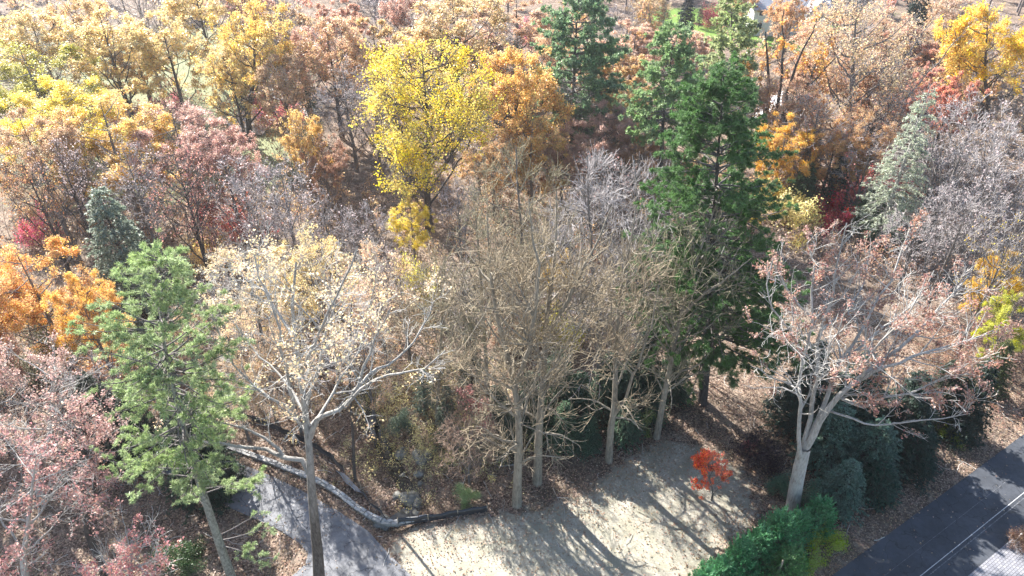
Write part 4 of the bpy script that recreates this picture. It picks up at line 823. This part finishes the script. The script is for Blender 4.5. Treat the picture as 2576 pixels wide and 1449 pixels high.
CATS = dict(dense='tree', neardense='tree', sparse='tree', bare='bare tree', darkbare='bare tree', lightleaf='tree', hemlock='evergreen', nearhemlock='evergreen', spruce='spruce tree', pine='pine tree', bush='shrub', evbush='shrub', barebush='bare shrub')
YEL, LEM, GOLD, ORG, RUS, PNK, RED, CRM, TANL, OLV = (.86, .68, .20), (.88, .72, .12), (.76, .52, .18), (.84, .42, .10), (.54, .33, .23), (.60, .30, .24), (.56, .07, .07), (.80, .62, .42), (.62, .42, .24), (.56, .52, .10)
LIL, DG, GG, BG = (.5, .4, .4), (.045, .085, .05), (.20, .27, .15), (.12, .22, .06)
cnt = {}
def T(kind, u, vtop, h, wpx, color, label, name=None, catn=None):
    i = cnt.get(kind, 0); cnt[kind] = i + 1; ap = A(u, vtop, h); b_ = np.array([ap[0], ap[1], 0.0]); nh, nw = NOM.get(kind, (16, 10))
    wm = (1.22 if vtop < 430 and kind in ('dense', 'neardense', 'sparse', 'bare') else 1.0) * wpx * depth(ap * [1, 1, 0] + [0, 0, h * .6]) / F; b_[2] = float(gz(b_[0], b_[1])) - 0.25 * (h > 5)
    parts = KIND[kind][i % len(KIND[kind])]
    if vtop < 260 and kind in ('dense', 'sparse'): color = tuple(.6 * a + .4 * b for a, b in zip(color, (.74, .56, .40)))  # far crowns faded towards pale tan, distance haze mixed into their colour
    return plant(name or NAMES[kind], parts, b_, label, catn or CATS[kind], color, (i * 2.39996) % 6.283, (wm / nw, wm / nw, h / nh))
# upper left
T('neardense', 40, 100, 17, 270, OLV, 'dense olive-yellow crown at the left edge, above the lemon-gold one')
T('neardense', 110, 198, 16, 250, LEM, 'lemon-gold dense crown between the olive crown and the amber one, left edge')
T('neardense', 245, 238, 16, 270, (.80, .56, .18), 'amber dense crown sloping down to the pink-brown tree, left side')
T('neardense', 40, 275, 16, 200, (.64, .44, .26), 'rusty orange crown at the left edge below the lemon-gold crown')
T('neardense', 425, 260, 15, 230, (.62, .40, .33), 'domed pink-brown crown right of the amber crown')
T('neardense', 535, 300, 14, 170, (.62, .38, .31), 'smaller pink-brown crown at the right shoulder of the domed one')
T('sparse', 245, 22, 18, 230, YEL, 'thin pale yellow crown standing over the pale meadow, top left')
T('sparse', 395, 30, 17, 180, YEL, 'thin yellow crown with upright plumes right of the meadow gap, top left')
T('sparse', 60, 10, 18, 220, YEL, 'spreading yellow tree with dark limbs in the top left corner')
T('sparse', 170, -30, 18, 160, GOLD, 'dull gold tree on the top edge between two yellow crowns, top left')
T('bare', 330, -30, 16, 170, LIL, 'grey bare crown on the top edge above the plumed yellow tree')
T('sparse', 480, -60, 18, 190, YEL, 'yellow crown cut by the top edge left of the vase-shaped tree')
T('dense', 585, -70, 15, 150, PNK, 'pinkish crown cut by the top edge above the vase-shaped tree')
T('bare', 700, -20, 16, 120, LIL, 'silvery bare crown on the top edge right of the vase-shaped tree')
T('sparse', 815, 30, 18, 200, (.74, .46, .22), 'tan-gold tree with dark forked trunk right of the vase-shaped tree')
T('dense', 850, -10, 14, 130, (.66, .32, .22), 'salmon crown at the top edge above the tan-gold forked tree')
T('dense', 935, 42, 15, 150, (.70, .50, .16), 'rounded mustard crown above left of the lemon-yellow tree')
T('bare', 960, -40, 15, 150, LIL, 'grey bare tree at the top edge above the mustard crown')
T('sparse', 1135, -25, 19, 280, (.76, .58, .24), 'open-limbed tree with straw-coloured leaves behind the lemon-yellow tree')
T('sparse', 1010, -50, 17, 140, PNK, 'pale pink-tan tree at the top edge left of the straw-coloured one')
T('dense', 1300, -12, 13, 170, (.76, .50, .30), 'cream-orange crown on the top edge left of the broad blue-green pine')
T('bush', 1340, 28, 7, 75, (.66, .12, .20), 'rose-pink small tree beside the broad blue-green pine', 'ornamental_tree', 'tree')
T('bush', 1368, 42, 5, 50, (.66, .24, .26), 'faded pink bush tucked between rose-pink tree and pine', 'ornamental_shrub', 'shrub')
T('hemlock', 1302, 52, 10, 60, (.09, .16, .11), 'small dark cone-shaped evergreen left of the rose-pink tree')
T('sparse', 740, 60, 16, 150, PNK, 'pink-grey thin crown between the vase-shaped tree and the forked tan-gold tree')
T('sparse', 690, 130, 15, 140, TANL, 'tan thin crown low behind the vase-shaped tree')
T('bush', 690, 235, 5, 110, (.60, .14, .16), 'crimson bush beneath the vase-shaped tree beside a pale lane')
T('bush', 640, 210, 4, 60, (.62, .10, .12), 'small red bush among the stems of the vase-shaped tree')
T('sparse', 745, 270, 13, 110, GOLD, 'small apricot tree over the dark hollow left of the lemon-yellow tree')
T('neardense', 800, 330, 10, 110, RUS, 'low russet tree at the left foot of the lemon-yellow tree')
T('sparse', 560, 100, 15, 130, YEL, 'slim yellow tree left of the vase-shaped trunks')
T('hemlock', 590, 160, 7, 50, DG, 'dark round evergreen at the meadow edge left of the vase-shaped trunks')
T('nearhemlock', 478, 270, 7, 90, DG, 'blackish evergreen just behind the domed pink-brown crown')
T('hemlock', 770, 200, 10, 70, DG, 'dark narrow evergreen in the hollow behind the tan-gold forked tree')
T('bush', 255, 245, 5, 120, (.5, .12, .16), 'dark crimson bush between the meadow and the amber crown')
T('bush', 400, 205, 6, 90, (.58, .2, .22), 'soft red bush under the plumed yellow tree')
T('bare', 100, 120, 13, 110, LIL, 'grey bare tree behind the olive crown by the meadow')
T('barebush', 330, 250, 7, 160, LIL, 'hazy grey-lilac bare bushes behind the amber crown')
T('barebush', 440, 215, 7, 120, LIL, 'hazy grey bare bushes under the slim yellow tree')
# left, middle distance
T('darkbare', 130, 340, 16, 190, LIL, 'grey bare crown with dark trunks under the amber crown, left side')
T('bare', 300, 350, 15, 190, LIL, 'silvery bare crown below the domed pink-brown one')
T('darkbare', 430, 360, 17, 230, (.5, .25, .2), 'dark-trunked bare tree with a few red leaves behind the grey-green hemlock')
T('bare', 590, 385, 15, 190, LIL, 'lilac-grey bare crown right of the dark-trunked tree')
T('bare', 700, 400, 15, 220, LIL, 'broad pale grey bare crown left of the lemon-yellow tree')
T('bare', 800, 470, 14, 190, LIL, 'lilac bare crown directly under the lemon-yellow tree')
T('darkbare', 45, 385, 15, 190, (.6, .3, .12), 'dark leaning trunks with thin orange leaves at the left edge')
T('bare', 910, 500, 13, 190, LIL, 'pinkish-grey bare crown between the lemon-yellow trunk and the cream-yellow tree')
T('bush', 60, 520, 5, 90, (.62, .10, .16), 'bright crimson bush glimpsed between the dark trunks at the left edge')
T('bush', 545, 470, 7, 150, (.55, .15, .12), 'red understory bush right of the dark-trunked bare tree')
T('bush', 500, 560, 6, 120, GOLD, 'golden understory bush at the foot of the dark-trunked bare tree')
T('neardense', 700, 620, 11, 200, (.80, .64, .30), 'yellow understory tree behind the top of the cream-leaved maple', None, None)
T('nearhemlock', 238, 462, 15, 240, (.30, .36, .27), 'grey-green hemlock above the leaning pine')
T('nearhemlock', 330, 560, 9, 120, (.10, .14, .11), 'dark hemlock tucked right of the grey-green hemlock')
T('neardense', 25, 605, 14, 300, (.84, .50, .16), 'bright orange crown at the left edge')
T('neardense', 175, 690, 12, 190, (.86, .54, .14), 'orange-gold crown spreading right of the bright orange one')
T('lightleaf', 590, 585, 15, 220, (.82, .66, .42), 'cream-yellow leafy tree behind the leaning pine')
T('lightleaf', 760, 560, 15, 230, (.84, .66, .32), 'pale yellow leafy tree behind the straight-trunked maple')
T('lightleaf', 930, 600, 14, 230, (.78, .55, .36), 'pinkish-cream leafy tree left of the bare grove')
T('lightleaf', 610, 740, 13, 200, (.78, .58, .36), 'amber and cream leafy tree right of the leaning pine')
T('lightleaf', 900, 780, 11, 200, (.80, .55, .35), 'low peach-leaved tree among the grey limbs left of the grove')
T('lightleaf', 560, 890, 9, 170, (.66, .48, .3), 'low yellow-brown tree between the pine and the mossy limbs')
T('bush', 230, 860, 4, 190, (.62, .35, .16), 'mixed brown and yellow brush below the orange-gold crown')
T('evbush', 70, 800, 6, 170, (.20, .20, .13), 'olive-grey evergreen brush under the orange crowns')
T('neardense', 1030, 500, 8, 130, LEM, 'low bright yellow tree at the base of the lemon-yellow tree')
T('bush', 1045, 610, 7, 110, (.6, .52, .10), 'yellow-green bush left of the bare grove')
# dark evergreens lower left
T('nearhemlock', 415, 960, 11, 210, (.055, .095, .055), 'dark hemlock with black trunk beside the leaning pine')
T('nearhemlock', 300, 960, 8, 140, (.05, .075, .045), 'dark shaded evergreen left of the black-trunked hemlock')
T('evbush', 440, 1360, 2.5, 130, (.05, .10, .03), 'dark green bush at the bottom edge left of the leaning pine')
# centre and behind
T('dense', 1545, 100, 14, 170, (.72, .46, .14), 'rounded golden-tan crown between the blue-green pine and the light green pine')
T('dense', 1500, 150, 12, 110, (.78, .54, .32), 'cream-tan crown in front of the rounded golden-tan one')
T('dense', 1600, 58, 11, 170, (.72, .46, .34), 'salmon-pink crown right of the blue-green pine')
T('dense', 1690, 62, 10, 150, (.74, .48, .34), 'peach-pink crown below the green lawn')
T('dense', 1755, 70, 11, 110, (.72, .48, .34), 'peach crown left of the yellow-green pine')
T('neardense', 1515, 255, 11, 165, (.66, .44, .36), 'rounded dusty-pink crown left of the light green pine')
T('neardense', 1610, 300, 9, 120, (.60, .36, .20), 'rust-orange low tree behind the trunk of the light green pine')
T('bare', 1445, 190, 13, 120, LIL, 'grey bare tree under the broad blue-green pine')
T('nearhemlock', 1425, 265, 7, 90, DG, 'very dark evergreen right of the orange-gold tree')
T('evbush', 1530, 330, 6, 110, (.10, .15, .10), 'dark green evergreen bush under the dusty-pink crown')
T('neardense', 1420, 320, 10, 130, RUS, 'rust-red low tree behind the top of the bare grove')
T('bare', 1530, 370, 12, 180, (.5, .3, .25), 'grey-pink bare crown below the dusty-pink crown')
T('bare', 1150, 440, 13, 160, LIL, 'grey-brown bare crown right of the lemon-yellow trunk')
T('neardense', 1400, 610, 9, 90, (.80, .56, .10), 'yellow tree glimpsed through the middle of the bare grove')
T('bush', 1415, 740, 6, 110, (.66, .58, .12), 'light yellow-green bush low inside the bare grove')
T('bush', 1480, 560, 6, 110, (.66, .33, .12), 'orange bush glimpsed through the upper grove')
T('bush', 1290, 760, 5, 100, (.6, .38, .26), 'peach-brown bush low in the left of the grove')
T('nearhemlock', 1405, 880, 7.5, 180, (.09, .16, .09), 'dark green evergreen behind the two thickest grove trunks')
T('nearhemlock', 1465, 930, 6, 140, (.08, .15, .09), 'dark green evergreen left of the low-forking bare tree')
T('nearhemlock', 1595, 880, 7, 140, (.09, .15, .10), 'dark evergreen between the low-forking tree and the leaning trunk')
T('nearhemlock', 1640, 800, 10, 150, (.06, .11, .07), 'dark evergreen left of the largest pine trunk')
T('hemlock', 1180, 800, 9, 130, (.10, .12, .09), 'shaded grey-green evergreen in the left of the grove')
T('hemlock', 1060, 925, 5, 90, (.16, .24, .18), 'small grey-green juniper in the shade below the white outstretched limb')
T('evbush', 1010, 1035, 1.8, 80, (.13, .19, .13), 'low grey-green bush above the boulders')
T('evbush', 1215, 1060, 2.5, 90, (.15, .21, .16), 'grey-green bush behind the thicket')
T('bush', 1620, 1005, 3.0, 75, (.42, .50, .16), 'light yellow-green bush beside the slim leaning trunk', 'shrub', 'shrub')
T('evbush', 1173, 1226, 1.6, 62, (.30, .42, .17), 'small light green bush alone on the leaves behind the black fence')
# right side
T('neardense', 1990, 285, 12, 140, (.80, .48, .07), 'golden-orange tree right of the largest dark pine')
T('bush', 1960, 430, 6, 120, (.68, .52, .08), 'yellow-green bush below the golden-orange tree')
T('nearhemlock', 2060, 315, 9, 100, (.06, .10, .06), 'dark juniper right of the golden-orange tree')
T('nearhemlock', 2040, 400, 7, 110, (.10, .17, .08), 'mid-green juniper in front of the dark one')
T('nearhemlock', 2125, 385, 8, 95, (.04, .07, .045), 'blackish juniper at the foot of the grey forked tree')
T('neardense', 2200, 260, 13, 150, (.68, .44, .24), 'orange-brown crown behind the grey forked trunk')
T('darkbare', 2230, 210, 15, 170, (.6, .3, .15), 'slender dark trunks with orange-brown leaves left of the pale spruce')
T('bush', 2180, 370, 6, 160, (.60, .14, .14), 'red understory bush left of the pale spruce trunk')
T('bush', 2290, 390, 5, 90, (.55, .12, .12), 'dark red bush at the foot of the pale spruce')
T('spruce', 2345, 205, 19, 190, (.44, .49, .36), 'pale grey-green conical spruce with a white trunk')
T('dense', 2355, 160, 12, 90, (.62, .22, .18), 'rose-red crown behind the tip of the pale spruce')
T('dense', 2420, 180, 13, 110, (.68, .17, .10), 'scarlet-orange crown right of the pale spruce')
T('sparse', 2110, 40, 15, 200, (.70, .42, .24), 'apricot crown behind the vine-wrapped trunks')
T('dense', 2040, 130, 12, 130, (.66, .38, .24), 'peach-brown low crown between the vine-wrapped trunks and the forked tree')
T('dense', 2290, 70, 11, 140, (.66, .30, .2), 'rusty-pink crown below the tall dark spruce')
T('nearhemlock', 2334, -60, 17, 110, (.03, .055, .045), 'tall blackish spruce at the top edge')
T('dense', 2400, 95, 10, 120, (.72, .52, .32), 'cream-tan crown right of the tall blackish spruce')
T('pine', 2430, 35, 13, 90, (.18, .30, .12), 'small bright green pine left of the deep yellow tree')
T('sparse', 2390, -10, 13, 150, (.66, .46, .30), 'tan thin crown on the top edge right of the blackish spruce')
T('bare', 2480, -5, 13, 130, LIL, 'silver bare crown on the top edge above the deep yellow tree')
T('bare', 2300, 200, 14, 160, LIL, 'grey bare crown left of the rose-red one')
T('bare', 2480, 225, 18, 220, LIL, 'tall silver bare tree right of the pale spruce')
T('bare', 2560, 300, 18, 220, LIL, 'silver-limbed bare tree on the right edge')
T('bare', 2350, 490, 11, 210, LIL, 'grey twiggy crown behind the top of the large oak')
T('bare', 2470, 440, 15, 230, LIL, 'dense grey bare crown above the leaning brown trunks, right side')
T('bare', 2580, 520, 15, 200, (.7, .5, .1), 'bare tree with leaning brown trunk at the right edge')
T('bush', 2035, 465, 6, 155, (.86, .74, .30), 'weeping pale yellow tree with a domed crown behind the large oak', 'weeping_tree', 'tree')
T('bush', 2112, 468, 5, 90, (.62, .025, .05), 'deep crimson small maple beside the weeping yellow tree', 'small_maple', 'tree')
T('nearhemlock', 2215, 455, 6, 120, (.13, .22, .08), 'feathery green juniper right of the crimson maple')
T('evbush', 2250, 530, 4, 130, (.10, .15, .09), 'grey-green evergreen bush below the feathery juniper')
T('neardense', 2545, 630, 10, 130, (.84, .56, .07), 'yellow crown behind the leaning trunks on the right edge')
T('neardense', 2575, 730, 9, 130, (.62, .62, .06), 'yellow-green crown on the right edge right of the large oak')
T('nearhemlock', 2545, 850, 6, 110, (.10, .13, .04), 'dark olive evergreen under the yellow-green crown')
# more crowns that close the gaps
T('bare', 860, 150, 15, 170, LIL, 'grey bare crown left of the lemon-yellow tree top')
T('bare', 930, 190, 14, 160, LIL, 'grey-tan bare crown tight against the left of the lemon-yellow tree')
T('dense', 1180, 70, 12, 160, (.68, .40, .26), 'tan-pink crown under the straw-coloured open tree')
T('bare', 1230, 40, 13, 150, LIL, 'grey bare crown between the straw-coloured tree and the small dark cone')
T('sparse', 1410, 70, 13, 150, (.74, .48, .24), 'apricot-tan thin crown behind the orange-gold tree')
T('bare', 1200, 260, 12, 150, LIL, 'bare grey crown in the gap between lemon-yellow and orange-gold trees')
T('neardense', 1240, 330, 11, 150, (.68, .46, .24), 'copper-tan lower crown below the orange-gold tree')
T('neardense', 1340, 290, 12, 160, (.74, .50, .20), 'golden-tan crown under the right side of the orange-gold tree')
T('bare', 1760, 200, 12, 130, LIL, 'bare crown between the light green pine and the largest dark pine')
T('neardense', 1560, 200, 11, 140, (.62, .44, .18), 'olive-tan crown above the dusty-pink one')
T('neardense', 1690, 380, 8, 120, (.62, .32, .14), 'rust bush-like tree left of the largest dark pine')
T('bare', 1900, 180, 14, 160, (.6, .3, .2), 'thin pinkish bare crown behind the largest dark pine, right side')
T('sparse', 2010, 190, 14, 170, (.66, .40, .24), 'brown-pink thin crown right of the vine-wrapped trunks')
T('bare', 2070, 230, 14, 180, (.6, .3, .2), 'grey-pink bare crown left of the grey forked trunk')
T('sparse', 2180, 130, 14, 190, (.64, .38, .22), 'pinkish-tan thin crown behind the grey forked limbs')
T('sparse', 2270, 150, 14, 170, (.62, .36, .2), 'brownish thin crown left of the rose-red crown')
T('bare', 2210, 330, 11, 170, LIL, 'grey bare low crown between the junipers and pale spruce')
T('neardense', 2120, 300, 11, 140, (.76, .46, .18), 'orange low crown in the fork of the grey trunk')
T('bare', 2400, 330, 12, 170, LIL, 'grey low bare crown right of the pale spruce trunk')
T('sparse', 2240, 20, 13, 180, (.68, .44, .28), 'peach thin crown at the top left of the tall blackish spruce')
T('bare', 2180, -40, 12, 150, LIL, 'grey bare crown on the top edge behind the grey forked tree')
T('dense', 2470, 60, 11, 150, (.70, .48, .30), 'cream-brown crown behind the small bright green pine')
T('bare', 2560, 60, 14, 170, LIL, 'grey bare crown on the right edge behind the deep yellow tree')
T('bare', 1000, 620, 12, 180, LIL, 'grey bare crown between the peach-leaved trees and the grove')
T('bare', 660, 520, 13, 190, LIL, 'grey bare crown behind the cream-yellow leafy tree')
T('bare', 520, 680, 11, 160, LIL, 'grey bare tree right behind the top of the leaning pine')
T('bare', 220, 880, 9, 190, LIL, 'grey bare crown below the orange-gold crown')
T('lightleaf', 430, 760, 9, 150, (.66, .44, .26), 'orange-brown leafy tree behind the leaning pine stem')
T('lightleaf', 700, 850, 10, 170, (.74, .50, .28), 'tan leafy tree inside the fork of the straight-trunked maple')
T('bare', 1160, 620, 13, 190, (.5,.4,.3), 'bare tan crown at the left shoulder of the grove')
T('bare', 1700, 560, 13, 180, (.5,.4,.3), 'bare tan crown in front of the largest dark pine')
T('bare', 1440, 500, 14, 200, (.5,.4,.3), 'bare tan crown in the upper middle of the grove')
T('nearhemlock', 2500, 900, 8, 150, (.04, .07, .05), 'shadowy evergreen at the right edge above the road')
T('nearhemlock', 1330, 930, 6.5, 130, (.07, .11, .07), 'dark evergreen low between the flared-root trunk and its neighbour')
T('nearhemlock', 1250, 960, 7, 130, (.10, .14, .10), 'grey-green evergreen left of the flared-root trunk')
T('nearhemlock', 1535, 880, 6.5, 130, (.10, .17, .10), 'dark evergreen just behind the low-forking bare tree')
T('nearhemlock', 1710, 860, 6, 120, (.08, .13, .08), 'dark evergreen under the slim leaning trunk')
T('hemlock', 1120, 960, 7, 120, (.13, .17, .12), 'grey-green evergreen behind the pale pink shrub')
T('nearhemlock', 480, 1020, 8, 150, (.06, .09, .06), 'dark evergreen behind the leaning pine trunk')
T('nearhemlock', 200, 930, 9, 170, (.07, .09, .06), 'shaded dark evergreen among the pink-leaved trees')
T('neardense', -160, 560, 15, 260, ORG, 'unseen orange crown added beyond the left edge for shade')  # out-of-view crown added to shade the ground at lower left
T('neardense', -190, 760, 14, 260, RUS, 'unseen russet crown added beyond the left edge for shade')  # second added crown, out of view, casting shade on the lower left
T('dense', 1090, 40, 13, 170, (.72, .46, .26), 'tan crown below the straw-coloured tree limbs')
T('dense', 700, 10, 13, 150, (.78, .54, .22), 'straw-gold crown right behind the vase-shaped tree')
T('dense', 320, 60, 13, 150, (.80, .58, .18), 'pale gold crown between the two thin yellow trees, top left')
T('nearhemlock', 1425, 1010, 4.6, 120, (.14, .24, .13), 'low green evergreen right of the thick straight tan trunk')
T('nearhemlock', 1480, 1040, 3.8, 100, (.11, .20, .12), 'low green evergreen left foot of the low-forking bare tree')
T('nearhemlock', 1585, 1000, 4.4, 110, (.13, .23, .13), 'low green evergreen right of the low-forking bare tree')
T('evbush', 1345, 1010, 3.6, 90, (.15, .23, .12), 'green leafy bush between the flared-root trunk and the straight tan trunk')
T('evbush', 1255, 1050, 3.0, 90, (.17, .23, .13), 'grey-green leafy bush just left of the flared-root trunk')
T('nearhemlock', 1650, 930, 5.0, 110, (.13, .22, .12), 'green evergreen behind the slim leaning trunk')
# evergreens under the oak
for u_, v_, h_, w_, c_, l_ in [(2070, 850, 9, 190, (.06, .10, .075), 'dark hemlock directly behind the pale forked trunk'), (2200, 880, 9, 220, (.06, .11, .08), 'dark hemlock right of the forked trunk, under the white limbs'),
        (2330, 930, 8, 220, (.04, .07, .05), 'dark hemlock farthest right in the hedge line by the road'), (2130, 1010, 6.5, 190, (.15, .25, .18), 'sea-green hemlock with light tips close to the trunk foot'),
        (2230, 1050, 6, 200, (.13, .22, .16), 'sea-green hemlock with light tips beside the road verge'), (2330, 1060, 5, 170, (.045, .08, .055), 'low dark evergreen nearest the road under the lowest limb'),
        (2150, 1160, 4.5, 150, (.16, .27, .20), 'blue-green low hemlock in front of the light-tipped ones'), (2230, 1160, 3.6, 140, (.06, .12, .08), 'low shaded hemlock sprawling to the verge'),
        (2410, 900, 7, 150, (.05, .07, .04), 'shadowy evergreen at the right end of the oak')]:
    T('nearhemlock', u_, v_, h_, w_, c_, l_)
T('bush', 1925, 1085, 3.2, 120, (.05, .028, .04), 'blackish-purple shrub left of the oak trunk')
T('bush', 1892, 1100, 1.6, 40, (.40, .12, .18), 'small rose-coloured twiggy shrub at the edge of the purple shrub')
T('evbush', 1975, 1185, 2.2, 75, (.10, .20, .13), 'leathery-leaved green shrub left of the oak foot', 'rhododendron_bush')
T('evbush', 2042, 1225, 2.2, 70, (.12, .24, .15), 'leathery-leaved green shrub right of the oak foot', 'rhododendron_bush')
T('bush', 2400, 1060, 1.8, 60, (.22, .30, .03), 'small lime-green shrub by the verge under the lowest limb tips')
T('bush', 2085, 1330, 1.8, 95, (.40, .50, .05), 'lime-yellow leafy shrub between hedge and road')
T('bush', 2035, 1385, 1.5, 85, (.34, .46, .05), 'lime-green low shrub at the lower end of the verge')
T('bush', 2585, 1335, 1.6, 70, (.20, .11, .07), 'brown-leaved shrub beside the block paving across the road')
# clipped-looking arborvitae row
AV = [arborvitae('arborvitae_%d' % i, np.random.default_rng(800 + i), 3.4, 1.3, 20000) for i in range(3)]
HEDGE = [(2062, 1290, 3.0, 'topmost bright green arborvitae of the hedge, beside the oak foot'), (2010, 1318, 3.2, 'second arborvitae of the hedge down from the oak'), (1965, 1345, 3.3, 'third arborvitae of the hedge down from the oak'),
         (1915, 1372, 3.4, 'fourth arborvitae of the hedge, down from the oak'), (1868, 1405, 3.4, 'fifth arborvitae of the hedge down from the oak'), (1825, 1440, 3.2, 'sixth arborvitae of the hedge, near the bottom edge'),
         (1775, 1478, 3.0, 'seventh arborvitae of the hedge, cut by the bottom edge'), (1720, 1520, 2.6, 'lowest arborvitae of the hedge at the bottom edge'), (1990, 1400, 2.2, 'short arborvitae on the road side of the hedge by the post')]
for i, (u, v, h_, l_) in enumerate(HEDGE):
    p = A(u - 18, v + 42); plant('arborvitae', AV[i % 3], (p[0], p[1], 0), l_, 'hedge shrub', (.12, .37, .15) if i < 8 else (.18, .38, .12), i * 1.9, ([1.1, .85, 1.2, .95, 1.15][i % 5], [.9, 1.15, 1.0, 1.2, .9][i % 5], h_ / 3.4 * [1, .85, 1.1, .92][i % 4]), 'arborvitae hedge')
# dark conifers on the far lawn
T('nearhemlock', 1735, -20, 11, 75, (.025, .04, .05), 'dark blue-black spruce standing on the bright far lawn')
T('hemlock', 1766, 8, 5, 30, (.03, .06, .04), 'small pointed dark conifer right of the blue-black spruce')
T('bush', 1795, -10, 6, 70, (.28, .04, .06), 'maroon round tree at the top of the far lawn', 'ornamental_tree', 'tree')
T('sparse', 1640, -30, 12, 110, (.55, .40, .18), 'dull olive-gold tree left of the far lawn, top edge')
T('bare', 1590, -20, 12, 110, LIL, 'grey bare tree on the top edge right of the blue-green pine')
T('dense', 1880, -40, 10, 70, (.74, .44, .18), 'orange crown in front of the grey-roofed house')
T('sparse', 2010, -30, 14, 120, (.74, .42, .14), 'orange-gold thin crown right of the grey-roofed house')
T('hemlock', 1680, -30, 9, 50, (.03, .05, .04), 'narrow dark conifer at the top edge left of the blue-black spruce')

# the far wood beyond the top of the picture and gaps between crowns: one mass
def mass(name, n_, ylim, xlim, tone, seed, hmax, leafn, ls, keep=None):
    r = np.random.default_rng(seed); X = r.uniform(*xlim, n_); Yy = r.uniform(*ylim, n_); 
    if keep is not None: k = keep(X, Yy); X, Yy = X[k], Yy[k]
    VV, QQ, MI, off = [], [], [], 0
    for x, y in zip(X, Yy):
        h = r.uniform(.6, 1) * hmax; K = 5; P = np.array([[[x, y, -.3], [x, y, h * .3], [x + r.normal() * .4, y, h * .65], [x + r.normal() * .5, y, h]]]); R = np.array([[.25, .2, .12, .04]])
        P2, R2 = kids(P, R, 1.6, (.25, 1), (25, 55), (h * .25, h * .42), 5, r, .08, .16, .014, .3, None, .5); P3, R3 = kids(P2, R2, 1.3, (.2, 1), (25, 60), (1, 2.4), 4, r, .06, .2, .012, .5, None, .3, .02)
        V, Q = cat(tubes(P, R, 6, r), tubes(P2, R2, 4, r), tubes(P3, R3, 3, r)); C = at_t(P3, (ix := r.integers(0, len(P3), leafn)), r.uniform(.1, 1, leafn)) + r.normal(size=(leafn, 3)) * .45
        V2, Q2 = leaves(C, ls, r); V, Q2 = np.concatenate([V, V2]), Q2 + len(V); VV.append(V); QQ += [Q + off, Q2 + off]; MI += [np.zeros(len(Q)), np.ones(len(Q2))]; off += len(V)
    o_ = link(name, quadmesh(name, np.concatenate(VV), np.concatenate(QQ), [M['twig_dark'], M['leaf']], np.concatenate(MI), smooth=False), None, tone); o_['kind'] = 'stuff'
nolawn = lambda x, y: ~inside(x, y, FARLAWN) & ~((x > 40) & (x < 82) & (y > 118) & (y < 170)) 
mass('distant_woods', 130, (155, 260), (-190, 190), (.72, .48, .26), 31, 15, 420, .6, nolawn)
mass('distant_woods', 120, (155, 260), (-190, 190), (.66, .34, .24), 32, 14, 420, .6, nolawn)
mass('distant_woods', 200, (185, 330), (-240, 240), (.70, .50, .34), 34, 15, 300, .8)
mass('distant_woods', 60, (100, 150), (-110, 120), (.68, .45, .22), 33, 11, 420, .5, lambda x, y: nolawn(x, y) & ~inside(x, y, MEADOW))

# ---------------------------------------------------------------- thin autumn haze
V, Fc = [], []; cube(V, Fc, -720, 720, -75, 920, -3.5, 62)
m, n, o = new_mat('haze'); pv = N(n, 'ShaderNodeVolumePrincipled'); pv.inputs['Color'].default_value = (0.93, 0.95, 1.0, 1); pv.inputs['Density'].default_value = 0.0002; pv.inputs['Anisotropy'].default_value = 0.35
n.links.new(pv.outputs[0], o.inputs['Volume']); hz = link('haze', pymesh('haze', V, Fc, m)); hz['kind'] = 'stuff'
